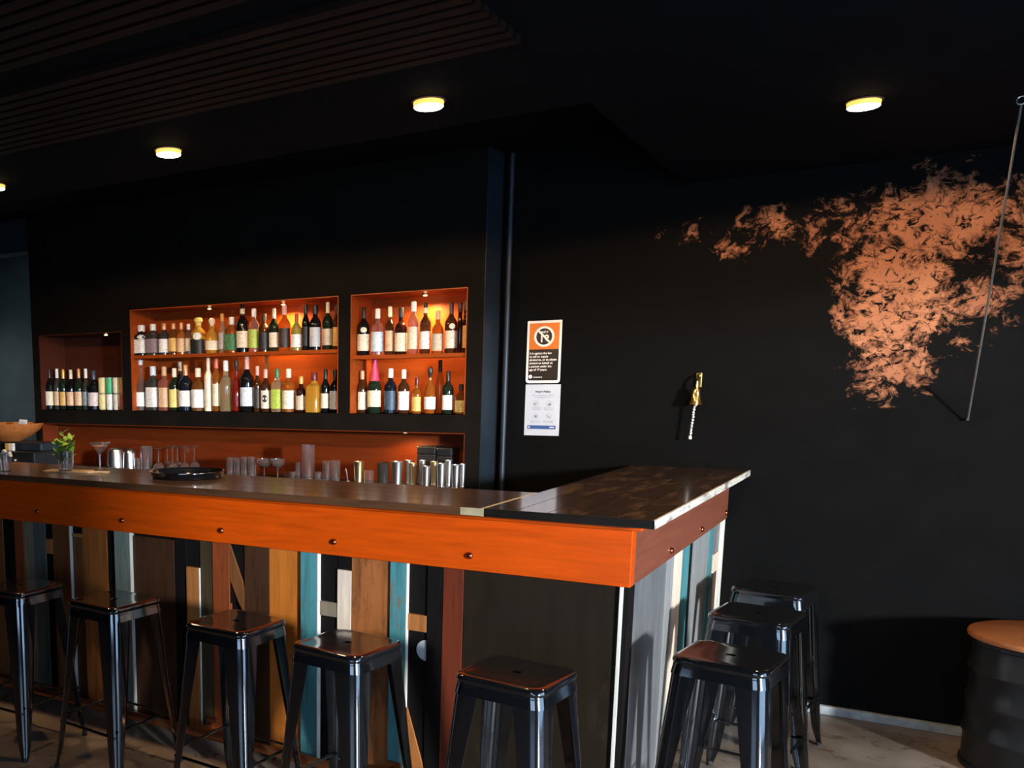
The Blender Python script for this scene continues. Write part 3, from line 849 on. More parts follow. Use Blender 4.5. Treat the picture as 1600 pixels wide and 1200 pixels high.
# ------------------------------------------------------------------ lamps
def downlight(x, y, lb, power):
    r = empty('downlight', (x, y, ZC)); tag(r, lb, 'light', 'ceiling downlights')
    b = MB(); b.lathe([(0.062, -0.0005), (0.062, -0.004), (0.055, -0.006)], n=28); b.build('trim_ring', 'frame_dark', r, smooth=True)
    b = MB(); b.lathe([(0.055, -0.004), (0.053, -0.022)], n=28, cap0=False, cap1=False); b.build('lamp_body', 'lamp_amber', r, smooth=True)
    b = MB(); b.lathe([(0.053, -0.022), (0.050, -0.025), (0.02, -0.026)], n=28, cap0=False); b.build('diffuser', 'lamp_white', r, smooth=True)
    l = bpy.data.lights.new('downlight_bulb', 'SPOT'); l.energy = power; l.color = (1.0, 0.62, 0.30); l.spot_size = math.radians(176); l.spot_blend = 0.12; l.shadow_soft_size = 0.03
    lo_ = bpy.data.objects.new('bulb', l); COL.objects.link(lo_); lo_.parent = r; lo_.location = (0, 0, -0.065)
DL = 48
downlight(-3.900, 3.31, 'round warm ceiling downlight at the left picture edge', DL)
downlight(-2.741, 3.29, 'round warm ceiling downlight above the left part of the bar', DL)
downlight(-1.530, 3.30, 'round warm ceiling downlight above the bar near the bar corner', DL)
downlight(-0.242, 4.234, 'round warm ceiling downlight in front of the copper wall patch', 62)
def niche_spot(x, y, z, lb, power):
    r = empty('niche_spotlight', (x, y, z)); tag(r, lb, 'light', 'niche spotlights')
    b = MB(); b.lathe([(0.020, -0.0005), (0.020, -0.007), (0.014, -0.009)], n=16); b.build('housing', 'brass', r, smooth=True)
    b = MB(); b.lathe([(0.013, -0.0092), (0.010, -0.013), (0.003, -0.014)], n=16); b.build('bulb_lens', 'lamp_spot', r, smooth=True)
    l = bpy.data.lights.new('niche_bulb', 'SPOT'); l.energy = power; l.color = (1.0, 0.60, 0.24); l.spot_size = math.radians(150); l.spot_blend = 0.7; l.shadow_soft_size = 0.012
    lo_ = bpy.data.objects.new('bulb', l); COL.objects.link(lo_); lo_.parent = r; lo_.location = (0, 0, -0.018)
ZS = Z1 - T
niche_spot(-3.458, 5.29, ZS, 'lit brass spotlight in the roof of the wide bottle niche', 40)
niche_spot(-4.046, 5.26, ZS, 'dim spotlight at the left of the wide niche roof', 2.0)
niche_spot(-2.449, 5.29, ZS, 'spotlight in the roof of the narrow right niche', 42)
b = MB(); b.lathe([(0.016, -0.0005), (0.016, -0.006), (0.010, -0.009)], n=16); o = b.build('recess_fill_spot', 'lamp_spot', nw, smooth=True); o.location = (-2.50, 5.158, ZB - T + 0.007)  # added lamp, hidden under the ledge, to brighten the recess's right end
l = bpy.data.lights.new('recess_fill_bulb', 'SPOT'); l.energy = 8.0; l.color = (1.0, 0.58, 0.22); l.spot_size = math.radians(165); l.spot_blend = 0.6; l.shadow_soft_size = 0.02
lo_ = bpy.data.objects.new('bulb', l); COL.objects.link(lo_); lo_.parent = nw; lo_.location = (-2.50, 5.158, ZB - T - 0.02)
niche_spot(-4.969, 5.20, ZW - T, 'tiny dim spotlight over the wine bottles', 0.12)

# ------------------------------------------------------------------ bottles
PROF = {
 'wine': ([(.93, 0), (1, .012), (1, .58), (.93, .63), (.62, .69), (.36, .745), (.32, .80)], .80, .345, 2.0, (.10, .44)),
 'spirit': ([(.93, 0), (1, .012), (1, .57), (.95, .62), (.70, .68), (.42, .73), (.37, .80)], .80, .42, 2.0, (.08, .50)),
 'square': ([(.93, 0), (1, .012), (1, .60), (.93, .66), (.62, .70), (.42, .73), (.40, .80)], .79, .47, 4.5, (.08, .52)),
 'slim': ([(.92, 0), (1, .012), (1, .60), (.90, .67), (.60, .73), (.44, .77), (.42, .82)], .82, .47, 2.0, (.10, .52)),
 'squat': ([(.93, 0), (1, .015), (1, .52), (.94, .59), (.68, .66), (.40, .70), (.36, .80)], .80, .42, 2.0, (.07, .46)),
 'tallneck': ([(.93, 0), (1, .01), (1, .47), (.90, .52), (.55, .58), (.34, .66), (.27, .90)], .90, .32, 2.0, (.08, .36)),
 'decanter': ([(.70, 0), (.86, .012), (1, .20), (.98, .42), (.78, .56), (.42, .66), (.34, .70), (.44, .74), (.34, .78)], .78, .44, 2.0, (.10, .36)),
 'ornate': ([(.80, 0), (.90, .01), (1, .30), (.92, .42), (.70, .50), (.84, .56), (.60, .66), (.36, .72), (.34, .78)], .77, .48, 3.0, (.0, .40)),
 'pinkfoil': ([(.93, 0), (1, .012), (1, .48), (.92, .54), (.70, .60), (.56, .66)], .50, .0, 2.0, (.12, .42)),
}
def wrap(mb, r, power, z0, z1, a_mid, a_half, n=10, off=1.018, disc=False):
    if disc:
        zc_, hz = (z0 + z1) / 2, (z1 - z0) / 2
        pts = []
        for i in range(16):
            t = 2 * PI * i / 16
            a = a_mid + a_half * math.cos(t)
            x, y = sect(a, r * off, power)
            pts.append((x, y, zc_ + hz * math.sin(t)))
        x, y = sect(a_mid, r * off * 1.01, power)
        base = len(mb.v); mb.v += pts + [(x, y, zc_)]
        for i in range(16):
            mb.f.append((base + i, base + (i + 1) % 16, base + 16)); mb.mi.append(0)
        return
    rings = []
    for z in (z0, z1):
        rings.append([(*sect(a_mid - a_half + 2 * a_half * i / n, r * off, power), z) for i in range(n + 1)])
    mb.quad_grid(rings, False)

def bottle(row, z, where, idx, mirror=None):
    X, Y, r, h, style, gl, cp, lb, extra, desc = row
    prof, zc_, rc, pw, lz = PROF[style]
    root = empty('bottle', (X, Y, z), 0)
    minr = 0.0115
    b = MB()
    ps = [(max(f * r, minr), q * h) for f, q in prof]
    nseg = 24 if pw == 2 else 32
    b.lathe(ps, n=nseg, power=pw)
    b.build('glass_body', 'g_' + gl, root, smooth=True)
    am = math.atan2(-Y, -X) + random.uniform(-.25, .25)
    capm = 'cap_' + cp
    b = MB()
    rcap = max(rc * r, minr * 1.12)
    if style == 'wine':
        b.lathe([(max(.345 * r, minr * 1.1), .77 * h), (rcap, .80 * h), (rcap * .95, .985 * h), (rcap * .8, h)], n=18)
    elif style == 'pinkfoil':
        capm = 'cap_magenta'
        b.lathe([(.74 * r, .585 * h), (.62 * r, .64 * h), (.56 * r, .74 * h), (.40 * r, .86 * h), (.34 * r, .93 * h), (.36 * r, .955 * h), (.30 * r, h)], n=18)
    elif style == 'decanter':
        b.lathe([(rcap * .6, .775 * h), (rcap * .7, .82 * h), (rcap * 1.05, .87 * h), (rcap * 1.1, .93 * h), (rcap * .8, .985 * h), (rcap * .3, h)], n=18)
    elif style == 'ornate':
        b.lathe([(rcap * .7, .77 * h), (rcap * .75, .84 * h), (rcap * 1.1, .90 * h), (rcap * 1.0, .97 * h), (rcap * .5, h)], n=18)
    elif style == 'tallneck':
        b.lathe([(rcap, .895 * h), (rcap, .93 * h), (rcap * 1.25, .955 * h), (rcap * 1.2, .985 * h), (rcap * .7, h)], n=18)
    else:
        b.lathe([(rcap * .95, (zc_ - .01) * h), (rcap, (zc_ + .01) * h), (rcap, .975 * h), (rcap * .9, .992 * h), (rcap * .6, h)], n=18)
    b.build('cap', capm, root, smooth=True)
    if lb != 'none':
        b = MB(); wrap(b, r, pw, lz[0] * h, lz[1] * h, am, 1.35 if style != 'ornate' else 0.9, 12)
        b.build('label_wrap', 'label_' + lb, root, smooth=True)
    if extra in ('badge', 'dot', 'seal', 'oval'):
        mt = {'badge': 'label_white', 'dot': 'label_black', 'seal': 'label_white', 'oval': 'label_cream'}[extra]
        zz = {'badge': (.44, .64), 'dot': (.22, .40), 'seal': (.38, .58), 'oval': (.47, .66)}[extra]
        if extra in ('badge', 'oval'):
            zz = (max(zz[0], lz[1] + .01), max(zz[0], lz[1] + .01) + (.11 if extra == 'oval' else .13))
        b = MB(); wrap(b, r, pw, zz[0] * h, zz[1] * h, am, 0.5 if extra != 'dot' else .55, off=1.035, disc=True)
        b.build('badge', mt, root, smooth=True)
    if extra == 'neck':
        b = MB(); wrap(b, .345 * r + .002, 2.0, .80 * h, .90 * h, am, 1.2, 8)
        b.build('neck_label', 'label_cream', root, smooth=True)
    tag(root, '%s, %s from left, %s' % (desc, ORD[idx], where), 'bottle', 'bottles in the %s' % where)
for i, r_ in enumerate(UPPER_WIDE): bottle(r_, 1.885, 'upper wide niche', i + 1)
for i, r_ in enumerate(LOWER_WIDE): bottle(r_, Z0, 'lower wide niche', i + 1)
for i, r_ in enumerate(UPPER_NARROW): bottle(r_, 1.843, 'upper right niche', i + 1)
for i, r_ in enumerate(LOWER_NARROW): bottle(r_, Z0, 'lower right niche', i + 1)
for i, r_ in enumerate(WINE_ROW): bottle(r_, Z0, 'wine niche', i + 1)
# drink cans in two layers
cans = [(-5.038, .0331), (-4.964, .0311), (-4.894, .0323), (-4.828, .0300)]
cc_ = [[('canyellow', 'yellow and white'), ('white', 'white and green'), ('canpale', 'pale beige'), ('canred', 'red and cream')], [('canyellow', 'yellow'), ('cangreen', 'green'), ('cream', 'cream'), ('gold', 'golden')]]
for lay in (0, 1):
    for i, (x, r) in enumerate(cans):
        z = Z0 + lay * 0.1215
        root = empty('drink_can', (x, 5.22, z))
        b = MB(); b.lathe([(r * .78, 0), (r * .86, .003), (r, .010), (r, .108), (r * .86, .116)], n=20, cap1=False); b.build('can_body', 'label_' + cc_[lay][i][0], root, smooth=True)
        b = MB(); b.lathe([(r * .86, .116), (r * .88, .1195), (r * .82, .1195), (r * .78, .116)], n=20); b.build('can_lid', 'steel', root, smooth=True)
        tag(root, '%s drink can, %s from left in the %s layer of cans' % (cc_[lay][i][1], ORD[i + 1], ('bottom', 'top')[lay]), 'can', 'drink cans in the wine niche')

# ------------------------------------------------------------------ glassware on the back counter
def thin(mb, prof, t, n=24):
    """open vessel: outer profile bottom to rim, then back down inside"""
    inner = [(max(r - t, .001), z) for r, z in reversed(prof)]
    inner[-1] = (inner[-1][0], prof[0][1] + t * 2.5)
    mb.lathe(prof + inner, n=n)
def glass_thing(kind, X, Y, r, h, z, label, par=None):
    nm, cat, grp = {'tin': ('steel_cup', 'cup', 'steel cups on the back counter'), 'rocks': ('tumbler', 'glass', 'small tumblers on the back counter'), 'rocksd': ('tumbler', 'glass', 'small tumblers on the back counter'),
        'highball': ('highball_glass', 'glass', 'tall glasses on the back counter'), 'tall': ('highball_glass', 'glass', 'tall glasses on the back counter'), 'coupe_up': ('coupe_glass', 'glass', 'upturned coupe glasses'),
        'coupe': ('coupe_glass', 'glass', 'upright coupe glasses'), 'ribbed': ('ribbed_tumbler', 'glass', 'ribbed tumblers'), 'shot': ('shot_glass', 'glass', 'shot glasses'),
        'shaker': ('cocktail_shaker', 'shaker', 'steel cocktail shakers'), 'shaker_b': ('cocktail_shaker', 'shaker', 'brass toned cocktail shakers')}[kind]
    root = empty(nm, (X, Y, z)); tag(root, label, cat, grp)
    g = 'glass_clear' if kind != 'rocksd' else 'g_dark'
    if kind in ('tin', 'shaker', 'shaker_b'):
        mt = 'steel_brassy' if kind == 'shaker_b' else 'steel'
        b = MB()
        if kind == 'tin':
            pr_ = [(r * .98, 0), (r, .004), (r * .97, h * .30), (r * .86, h * .78), (r * .76, h * .93), (r * .52, h)]
            b.lathe(pr_, n=28)
            b.build('body', mt, root, smooth=True)
            b = MB(); b.lathe([(r * 1.0, .002), (r * 1.03, .005), (r * 1.03, .011), (r * .99, .014)], n=28, cap0=False, cap1=False); b.build('band', mt, root, smooth=True)
        else:
            thin(b, [(r * .72, 0), (r * .76, .004), (r * .78, h * .18), (r * .97, h * .97), (r, h)], .0015, 28)
            b.build('cup', mt, root, smooth=True)
            b = MB(); b.lathe([(r * .74, .001), (r * .80, .004), (r * .80, h * .13), (r * .775, h * .14)], n=28, cap0=False, cap1=False); b.build('base_ring', mt, root, smooth=True)
        return root
    b = MB()
    if kind in ('rocks', 'rocksd', 'shot', 'highball', 'tall', 'ribbed'):
        n = 24
        thin(b, [(r * .82, 0), (r * .88, .003), (r * .90, h * .10), (r * .97, h * .6), (r, h)], .002, n)
        b.build('vessel', g, root, smooth=True)
        if kind == 'ribbed':
            for k in range(10):
                a = 2 * PI * k / 10
                q = MB(); q.tube([(r * .915 * math.cos(a), r * .915 * math.sin(a), h * .12), (r * .985 * math.cos(a), r * .985 * math.sin(a), h * .78)], .0028, 6)
                q.build('rib', g, root, smooth=True)
        else:
            q = MB(); q.lathe([(r * .80, .0005), (r * .84, .006), (r * .8, h * .09)], n=20); q.build('thick_base', g, root, smooth=True)
    else:
        up_ = kind == 'coupe'
        def zz(t): return t * h if up_ else (1 - t) * h
        q = MB(); q.lathe(sorted([(r * .70, zz(0)), (r * .68, zz(.015)), (r * .30, zz(.04)), (.0045, zz(.075))], key=lambda p: p[1]), n=24); q.build('foot', g, root, smooth=True)
        q = MB(); q.lathe(sorted([(.004, zz(.07)), (.0034, zz(.30)), (.0045, zz(.56))], key=lambda p: p[1]), n=10); q.build('stem', g, root, smooth=True)
        out_ = [(.005, .56), (r * .45, .60), (r * .82, .72), (r * .97, .86), (r, 1.0)]
        inn = [(r - .0018, 1.0), (r * .97 - .0018, .86), (r * .82 - .002, .735), (r * .43, .625), (.003, .60)]
        q = MB(); q.lathe([(a, zz(t)) for a, t in out_ + inn], n=24); q.build('bowl', g, root, smooth=True)
    return root
cnt = {}
LAB = {'tin': 'upturned steel drinking cup at the left of the glassware', 'rocks': 'small clear tumbler on the back counter', 'rocksd': 'smoky tumbler among the cocktail shakers', 'highball': 'tall clear glass beside the steel cups',
       'tall': 'tallest clear glass in the glassware row', 'coupe_up': 'upturned coupe glass behind the black tray', 'coupe': 'upright coupe glass right of the ribbed tumblers',
       'ribbed': 'ribbed clear tumbler right of the black tray', 'shot': 'short shot glass on the back counter', 'shaker': 'steel cocktail shaker below the right niche', 'shaker_b': 'brass toned cocktail shaker'}
for (X, Y, r, h, k) in sorted(GLASSES, key=lambda g: g[0] / g[1]):
    cnt[k] = cnt.get(k, 0) + 1
    many = sum(1 for g in GLASSES if g[4] == k) > 1
    glass_thing(k, X, Y, r, h, ZK, LAB[k] + (', %s from the left' % ORD[cnt[k]] if many else ''))
# bar spoon end standing up in front of the shakers
b = MB(); b.lathe([(.002, .0), (.010, .003), (.0135, .012), (.010, .021), (.003, .024)], -2.792, 4.98, 14)
bs = empty('bottle_pourer', (0, 0, ZK)); tag(bs, 'small steel ball topped pourer left of the shakers', 'pourer')
b.build('ball', 'steel', bs, smooth=True)
b = MB(); b.tube([(-2.792, 4.98, .02), (-2.797, 4.98, .06), (-2.806, 4.98, .095)], .003, 8); b.build('spout', 'steel', bs, smooth=True)
# two dark boxes behind the shakers
for x0, x1, hh, lb, rz in ((-2.435, -2.312, 0.232, 'larger black box behind the cocktail shakers', 0.02), (-2.305, -2.205, 0.226, 'smaller black box at the right end of the counter', -0.03)):
    root = empty('storage_box', ((x0 + x1) / 2, 5.235, ZK), rz); w_ = (x1 - x0) / 2 - .002
    b = MB(); b.box(-w_, w_, -.055, .055, 0, hh - .05); b.build('box_body', 'plastic_black', root, bevel=.004)
    b = MB(); b.box(-w_ - .001, w_ + .001, -.057, .057, hh - .049, hh); b.build('box_lid', 'plastic_black', root, bevel=.008)
    tag(root, lb, 'box')

# ------------------------------------------------------------------ things on the bar top
ZTOP = 1.2202
tr = empty('serving_tray', (-2.93, 3.61, ZTOP)); tag(tr, 'round black serving tray lying on the bar top', 'tray')
b = MB(); b.lathe([(.165, 0), (.172, .003), (.183, .028), (.186, .030), (.183, .031), (.168, .006), (.02, .0055)], n=56); b.build('dish', 'stool_black', tr, smooth=True)
b = MB(); b.lathe([(.183, .0275), (.190, .030), (.190, .033), (.184, .034), (.180, .031)], n=56, cap0=False, cap1=False); b.build('rim', 'stool_black', tr, smooth=True)
bd = empty('serving_board', (-3.62, 3.530, ZTOP), math.radians(16)); tag(bd, 'thin wooden board under the mint glass and cocktail glass', 'board')
b = MB()
ol = [(x * 1.0, y) for x, y in [(-.17, -.05), (.10, -.058), (.135, -.02), (.19, -.016), (.19, .016), (.135, .02), (.10, .058), (-.17, .05)]]
b.poly_prism(ol, 0, .008, 'xy'); b.build('plate', 'board_wood', bd, bevel=.0015)
# mint in a glass
mg = empty('mint_glass', (-3.655, 3.490, ZTOP + .0085)); tag(mg, 'clear glass full of fresh green mint sprigs on the bar', 'mint glass')
b = MB(); thin(b, [(.036, 0), (.039, .003), (.043, .09), (.0435, .105)], .002, 24); b.build('vessel', 'glass_clear', mg, smooth=True)
random.seed(3)
def leaf_mesh():
    b = MB(); n = 5
    rows = []
    for i in range(n + 1):
        t = i / n; w_ = .5 * math.sin(PI * min(1, t * .92 + .06)) ** .8 * .62
        rows.append([(-w_, t, .10 * t * t - .12 * w_), (0, t, .10 * t * t), (w_, t, .10 * t * t - .12 * w_)])
    b.quad_grid(rows, False)
    return b
lm = {}
for k in ('leaf', 'leaf_dark'):
    o = leaf_mesh().build('mint_leaf', k, None, smooth=True); lm[k] = o.data; bpy.data.objects.remove(o)
for s in range(10):
    a = 2 * PI * s / 10 + random.uniform(-.3, .3)
    rr = random.uniform(.008, .026); hh = random.choice((.13, .15, .17, .14))
    if s == 4: rr, hh = .006, .205
    lean = random.uniform(.012, .034)
    p0 = Vector((rr * .6 * math.cos(a), rr * .6 * math.sin(a), .012)); p1 = Vector(((rr + lean) * math.cos(a), (rr + lean) * math.sin(a), hh))
    b = MB(); b.tube([p0, (p0 + p1) / 2 + Vector((0, 0, .006)), p1], .0016, 6); b.build('stem', 'leaf_dark', mg, smooth=True)
    for k in range(13):
        t = .30 + .70 * k / 12
        p = p0.lerp(p1, t); sz = random.uniform(.030, .048) * (1 if k < 10 else .85)
        o = bpy.data.objects.new('mint_leaf', lm['leaf' if k > 2 and random.random() < .75 else 'leaf_dark']); COL.objects.link(o)
        o.parent = mg; o.location = p; o.scale = (sz, sz, sz)
        o.rotation_euler = (random.uniform(-.3, .9), random.uniform(-.5, .5), random.uniform(0, 2 * PI))
        if t < .5:
            o.scale = (sz * .7,) * 3
# cocktail glass
ck = empty('cocktail_glass', (-3.507, 3.595, ZTOP + .0085)); tag(ck, 'stemmed cocktail glass with pale pink drink beside the mint', 'cocktail glass')
b = MB(); b.lathe([(.034, 0), (.034, .002), (.014, .006), (.005, .012)], n=28); b.build('foot', 'glass_clear', ck, smooth=True)
b = MB(); b.lathe([(.0048, .010), (.0040, .05), (.0052, .086)], n=12); b.build('stem', 'glass_clear', ck, smooth=True)
b = MB(); b.lathe([(.005, .086), (.012, .092), (.057, .147), (.0555, .147), (.011, .0955), (.003, .092)], n=28); b.build('bowl', 'glass_clear', ck, smooth=True)
b = MB(); b.lathe([(.004, .0945), (.0112, .0975), (.0415, .130), (.003, .130)], n=28); b.build('drink', 'g_rose', ck, smooth=True)
# small glass with a paper napkin at the left end
sg = empty('water_glass', (-3.975, 3.36, ZTOP)); tag(sg, 'small clear glass with a folded white napkin at the far left', 'glass')
b = MB(); thin(b, [(.026, 0), (.029, .003), (.032, .085), (.0325, .095)], .002, 24); b.build('vessel', 'glass_clear', sg, smooth=True)
b = MB(); b.poly_prism([(-.030, .088), (-.004, .118), (.012, .104), (.040, .108), (.052, .080), (.028, .082), (.022, .098), (.004, .094), (-.016, .070)], -.012, .010, 'xz'); b.build('napkin', 'paper', sg, bevel=.002)
b = MB(); b.tube([(-.010, 0, .006), (-.004, -.004, .085)], .0045, 8); b.build('straw', 'paper_cream', sg, smooth=True)

# ------------------------------------------------------------------ left end of the back counter
cm = empty('counter_machine', (-5.63, 4.88, ZK)); tag(cm, 'low black counter machine with round knobs below the wooden bowl', 'machine')
b = MB(); b.box(-.40, .36, -.16, .15, .012, .125); b.build('housing', 'plastic_black', cm, bevel=.012)
b = MB(); b.box(-.39, .34, -.07, .14, .1255, .186); b.build('top_tank', 'paint_blue_black', cm, bevel=.01)
b = MB(); b.box(-.40, .36, -.215, -.165, .012, .03); b.build('drip_tray', 'steel', cm, bevel=.004)
for x in (.09, .16):
    b = MB(); b.lathe([(.013, 0), (.013, .012), (.010, .016), (.003, .018)], n=16); o = b.build('knob', 'steel', cm, smooth=True)
    o.location = (x, -.1605, .06); o.rotation_euler = (PI / 2, 0, 0)
for x, y in ((-.36, -.12), (.32, -.12), (-.36, .11), (.32, .11)):
    b = MB(); b.lathe([(.014, 0), (.016, .012)], x, y, 12); b.build('rubber_foot', 'rubber', cm)
bw = empty('wooden_bowl', (-5.745, 4.915, ZK + .1862)); tag(bw, 'wide orange brown wooden bowl standing on the black machine', 'bowl')
b = MB(); b.lathe([(.085, 0), (.09, .004), (.165, .035), (.235, .090), (.258, .132), (.250, .132), (.222, .088), (.155, .042), (.01, .018)], n=48); b.build('bowl_shell', 'bowl_wood', bw, smooth=True)
b = MB(); b.tube([(.254 * math.cos(2 * PI * i / 48), .254 * math.sin(2 * PI * i / 48), .1325) for i in range(49)], .004, 6); b.build('rim', 'bowl_wood', bw, smooth=True)
nk = empty('paper_napkin', (-5.535, 4.86, ZK + .290), .25); tag(nk, 'folded white paper standing in the wooden bowl', 'napkin')
b = MB(); b.poly_prism([(-.045, .0), (.028, .003), (.045, .062), (-.022, .066)], -.004, .004, 'xz'); b.build('folded_sheet', 'label_white', nk, bevel=.001)
b = MB(); b.poly_prism([(-.040, .002), (.022, .002), (.034, .050), (-.020, .052)], -.008, -.005, 'xz'); b.build('inner_fold', 'paper', nk, bevel=.0008)
mc = empty('sugar_packet', (-5.565, 4.755, ZK + .1255)); tag(mc, 'small yellow and white packet on the front of the black machine', 'packet')
b = MB(); b.box(-.044, -.001, -.012, .012, 0, .055); b.build('packet_front', 'label_gold', mc, bevel=.003)
b = MB(); b.box(.0, .042, -.010, .014, 0, .055); b.build('packet_side', 'label_white', mc, bevel=.003)

# ------------------------------------------------------------------ on the black wall
YW = YB - 0.0006
def flat(name, pts, y, mat, par, t=.0008):
    b = MB(); b.poly_prism(pts, y, y + t, 'xz'); return b.build(name, mat, par)
def rrect(x0, x1, z0, z1, r, rt_=None):
    pts = []
    rt_ = r if rt_ is None else rt_
    for cx, cz, a0, q in ((x1, z1, 0, rt_), (x0, z1, PI / 2, rt_), (x0, z0, PI, r), (x1, z0, 3 * PI / 2, r)):
        sx = -1 if cx == x1 else 1; sz = -1 if cz == z1 else 1
        for i in range(7):
            a = a0 + PI / 2 * i / 6
            pts.append((cx + sx * q + q * math.cos(a), cz + sz * q + q * math.sin(a)))
    return pts
p1 = empty('age_sign', (-1.760, YW, 1.844), 0); tag(p1, 'orange and black sign with crossed out under 18 circle', 'sign')
p1.rotation_euler = (0, 0, 0)
W1, H1 = .0985, .175
flat('sign_panel', rrect(-W1, W1, -H1, H1, .018, .004), -.0015, 'paper_cream', p1, .0015)
flat('orange_field', rrect(-W1 + .013, W1 - .013, .015, H1 - .014, .001), -.0022, 'print_orange', p1, .0005)
flat('black_field', rrect(-W1 + .013, W1 - .013, -H1 + .015, .015, .008, .001), -.0022, 'print_black', p1, .0005)
cz_ = .086
b = MB(); b.poly_prism([(.047 * math.cos(2 * PI * i / 40), cz_ + .047 * math.sin(2 * PI * i / 40)) for i in range(40)], -.0028, -.0024, 'xz'); b.build('disc', 'print_black', p1)
text_part('lettering_under', 'under', .019, 'paper_cream', p1, (0, -.0032, cz_ + .020), 'CENTER', bold=.0006)
text_part('lettering_18', '18', .056, 'paper_cream', p1, (0, -.0032, cz_ - .030), 'CENTER', bold=.0016)
b = MB(); n = 48
ro, ri = .0575, .0455
b.quad_grid([[(rr * math.cos(2 * PI * i / n), yy, cz_ + rr * math.sin(2 * PI * i / n)) for i in range(n)] for rr, yy in ((ri, -.003), (ri, -.0042), (ro, -.0042), (ro, -.003))])
b.build('prohibition_ring', 'paper_cream', p1)
q = .0335; d_ = .0038
flat('prohibition_bar', [(-q - d_, cz_ + q - d_), (q - d_, cz_ - q - d_), (q + d_, cz_ - q + d_), (-q + d_, cz_ + q + d_)], -.0042, 'paper_cream', p1, .0008)
for i, s in enumerate(('It is against the law', 'to sell or supply', 'alcohol to, or to obtain', 'alcohol on behalf of,', 'a person under the', 'age of 18 years.')):
    text_part('lettering_line', s, .0165, 'paper_cream', p1, (-W1 + .018, -.0028, -.012 - i * .0185), 'LEFT', bold=.0004)
b = MB(); b.poly_prism([(-W1 + .027 + .0105 * math.cos(2 * PI * i / 20), -.138 + .0105 * math.sin(2 * PI * i / 20)) for i in range(20)], -.0028, -.0024, 'xz'); b.build('crest', 'paper_cream', p1)
flat('text_line', rrect(-W1 + .043, -W1 + .095, -.1435, -.1395, .001), -.0028, 'paper_cream', p1, .0004)
p2 = empty('house_notice', (-1.756, YW, 1.516), 0); tag(p2, 'white printed paper notice with four round icons and blue strip', 'notice')
W2, H2 = .101, .1455
flat('sheet', rrect(-W2, W2, -H2, H2, .001), -.001, 'paper', p2, .001)
text_part('lettering_title', 'House Policy', .0165, 'print_black', p2, (0, -.0014, H2 - .046), 'CENTER', bold=.0005)
for i, wd in enumerate((.062, .050)):
    flat('text_line', rrect(-wd, wd, H2 - .064 - i * .011, H2 - .060 - i * .011, .001), -.0014, 'print_lightgrey', p2, .0003)
for ix, iz in ((-.036, .038), (.038, .038), (-.036, -.036), (.038, -.036)):
    b = MB(); n = 24
    b.quad_grid([[(ix + rr * math.cos(2 * PI * i / n), yy, iz + rr * math.sin(2 * PI * i / n)) for i in range(n)] for rr, yy in ((.0145, -.0012), (.0145, -.0016), (.0172, -.0016), (.0172, -.0012))])
    b.build('icon_ring', 'print_lightgrey', p2)
    for j in range(2):
        flat('text_line', rrect(ix - .027, ix + .027, iz - .0285 - j * .009, iz - .0245 - j * .009, .001), -.0014, 'print_lightgrey', p2, .0003)
flat('icon_glyph', [(-.050, .034), (-.040, .040), (-.030, .043), (-.030, .038), (-.040, .033), (-.048, .028)], -.0015, 'print_grey', p2, .0004)
flat('icon_glyph', [(.028, .028), (.036, .036), (.042, .044), (.048, .034), (.050, .027)], -.0015, 'print_grey', p2, .0004)
flat('icon_glyph', [(-.036 + .008 * math.cos(2 * PI * i / 14), -.036 + .008 * math.sin(2 * PI * i / 14)) for i in range(14)], -.0015, 'print_grey', p2, .0004)
flat('icon_glyph', [(.030, -.030), (.036, -.040), (.046, -.046), (.048, -.041), (.040, -.036), (.034, -.028)], -.0015, 'print_grey', p2, .0004)
flat('blue_strip', rrect(-W2 + .018, W2 - .020, -H2 + .037, -H2 + .058, .001), -.0014, 'print_blue', p2, .0004)
flat('strip_mark', [(-.072 + .006 * math.cos(2 * PI * i / 14), -H2 + .0475 + .006 * math.sin(2 * PI * i / 14)) for i in range(14)], -.0018, 'paper', p2, .0003)
flat('strip_mark', rrect(.046, .072, -H2 + .044, -H2 + .051, .001), -.0018, 'paper', p2, .0003)
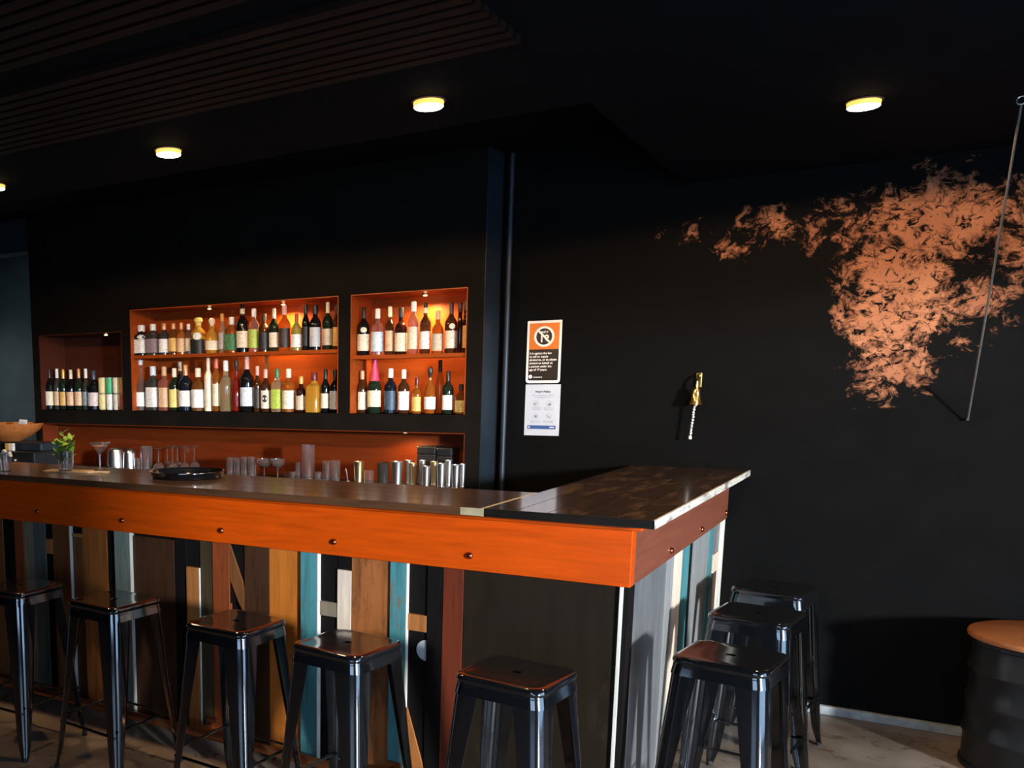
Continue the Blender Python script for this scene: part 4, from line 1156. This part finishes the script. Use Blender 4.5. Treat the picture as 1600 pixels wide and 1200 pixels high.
# ship's bell
bl = empty('wall_bell', (-0.935, YB - .001, 1.60)); tag(bl, 'small brass bell with white rope lanyard on the black wall', 'bell')
b = MB(); b.box(-.016, .014, -.010, 0, .040, .118); b.build('back_plate', 'brass', bl, bevel=.003)
b = MB(); b.tube([(0, -.008, .105), (0, -.040, .098), (0, -.058, .070), (0, -.060, .040)], .007, 10); b.build('bracket_arm', 'brass', bl, smooth=True)
b = MB(); b.lathe([(.005, .042), (.014, .040), (.019, .030), (.021, .012), (.024, -.012), (.032, -.036), (.036, -.046), (.033, -.046), (.022, -.014), (.016, .028)], 0, -.06, 28); b.build('bell_cup', 'brass', bl, smooth=True)
b = MB(); b.lathe([(.003, -.02), (.004, -.036), (.010, -.044), (.010, -.052), (.004, -.058)], 0, -.06, 14); b.build('clapper', 'brass', bl, smooth=True)
pts = [(-.004 - .012 * t + .0018 * math.sin(t * 60), -.06 + .0018 * math.cos(t * 60), -.055 - .165 * t) for t in [i / 40 for i in range(41)]]
b = MB(); b.tube(pts, .0052, 8, rads=[.0052 + .0009 * math.sin(i * 1.9) for i in range(40)] + [.0052]); ro_ = b.build('rope', 'rope_white', bl, smooth=True)
b = MB(); b.lathe([(.004, -.228), (.0085, -.224), (.0085, -.214), (.004, -.210)], -.016, -.06, 12); b.build('rope_knot', 'rope_white', ro_, smooth=True)
# string from ceiling ring to a peg on the wall
P0, P1 = Vector((0.227, 4.508, ZC - .03)), Vector((0.206, YB - .02, 1.492))
cd = empty('hanging_cord', P0); tag(cd, 'thin grey cord strung from the ceiling to a wall peg', 'cord')
pts = []
for i in range(25):
    t = i / 24; p = P0.lerp(P1, t) - P0; p.z -= .03 * math.sin(PI * t); pts.append(p)
b = MB(); b.tube(pts, .0042, 8); b.build('string', 'cord_grey', cd, smooth=True)
b = MB(); b.tube([(.014 * math.cos(2 * PI * i / 20), 0, .016 + .014 * math.sin(2 * PI * i / 20)) for i in range(21)], .003, 8); b.build('ceiling_ring', 'steel', cd, smooth=True)
b = MB(); b.tube([P1 - P0 + Vector((0, -.006, 0)), P1 - P0 + Vector((0, .0195, 0))], .006, 10); b.build('peg', 'frame_dark', cd, smooth=True)
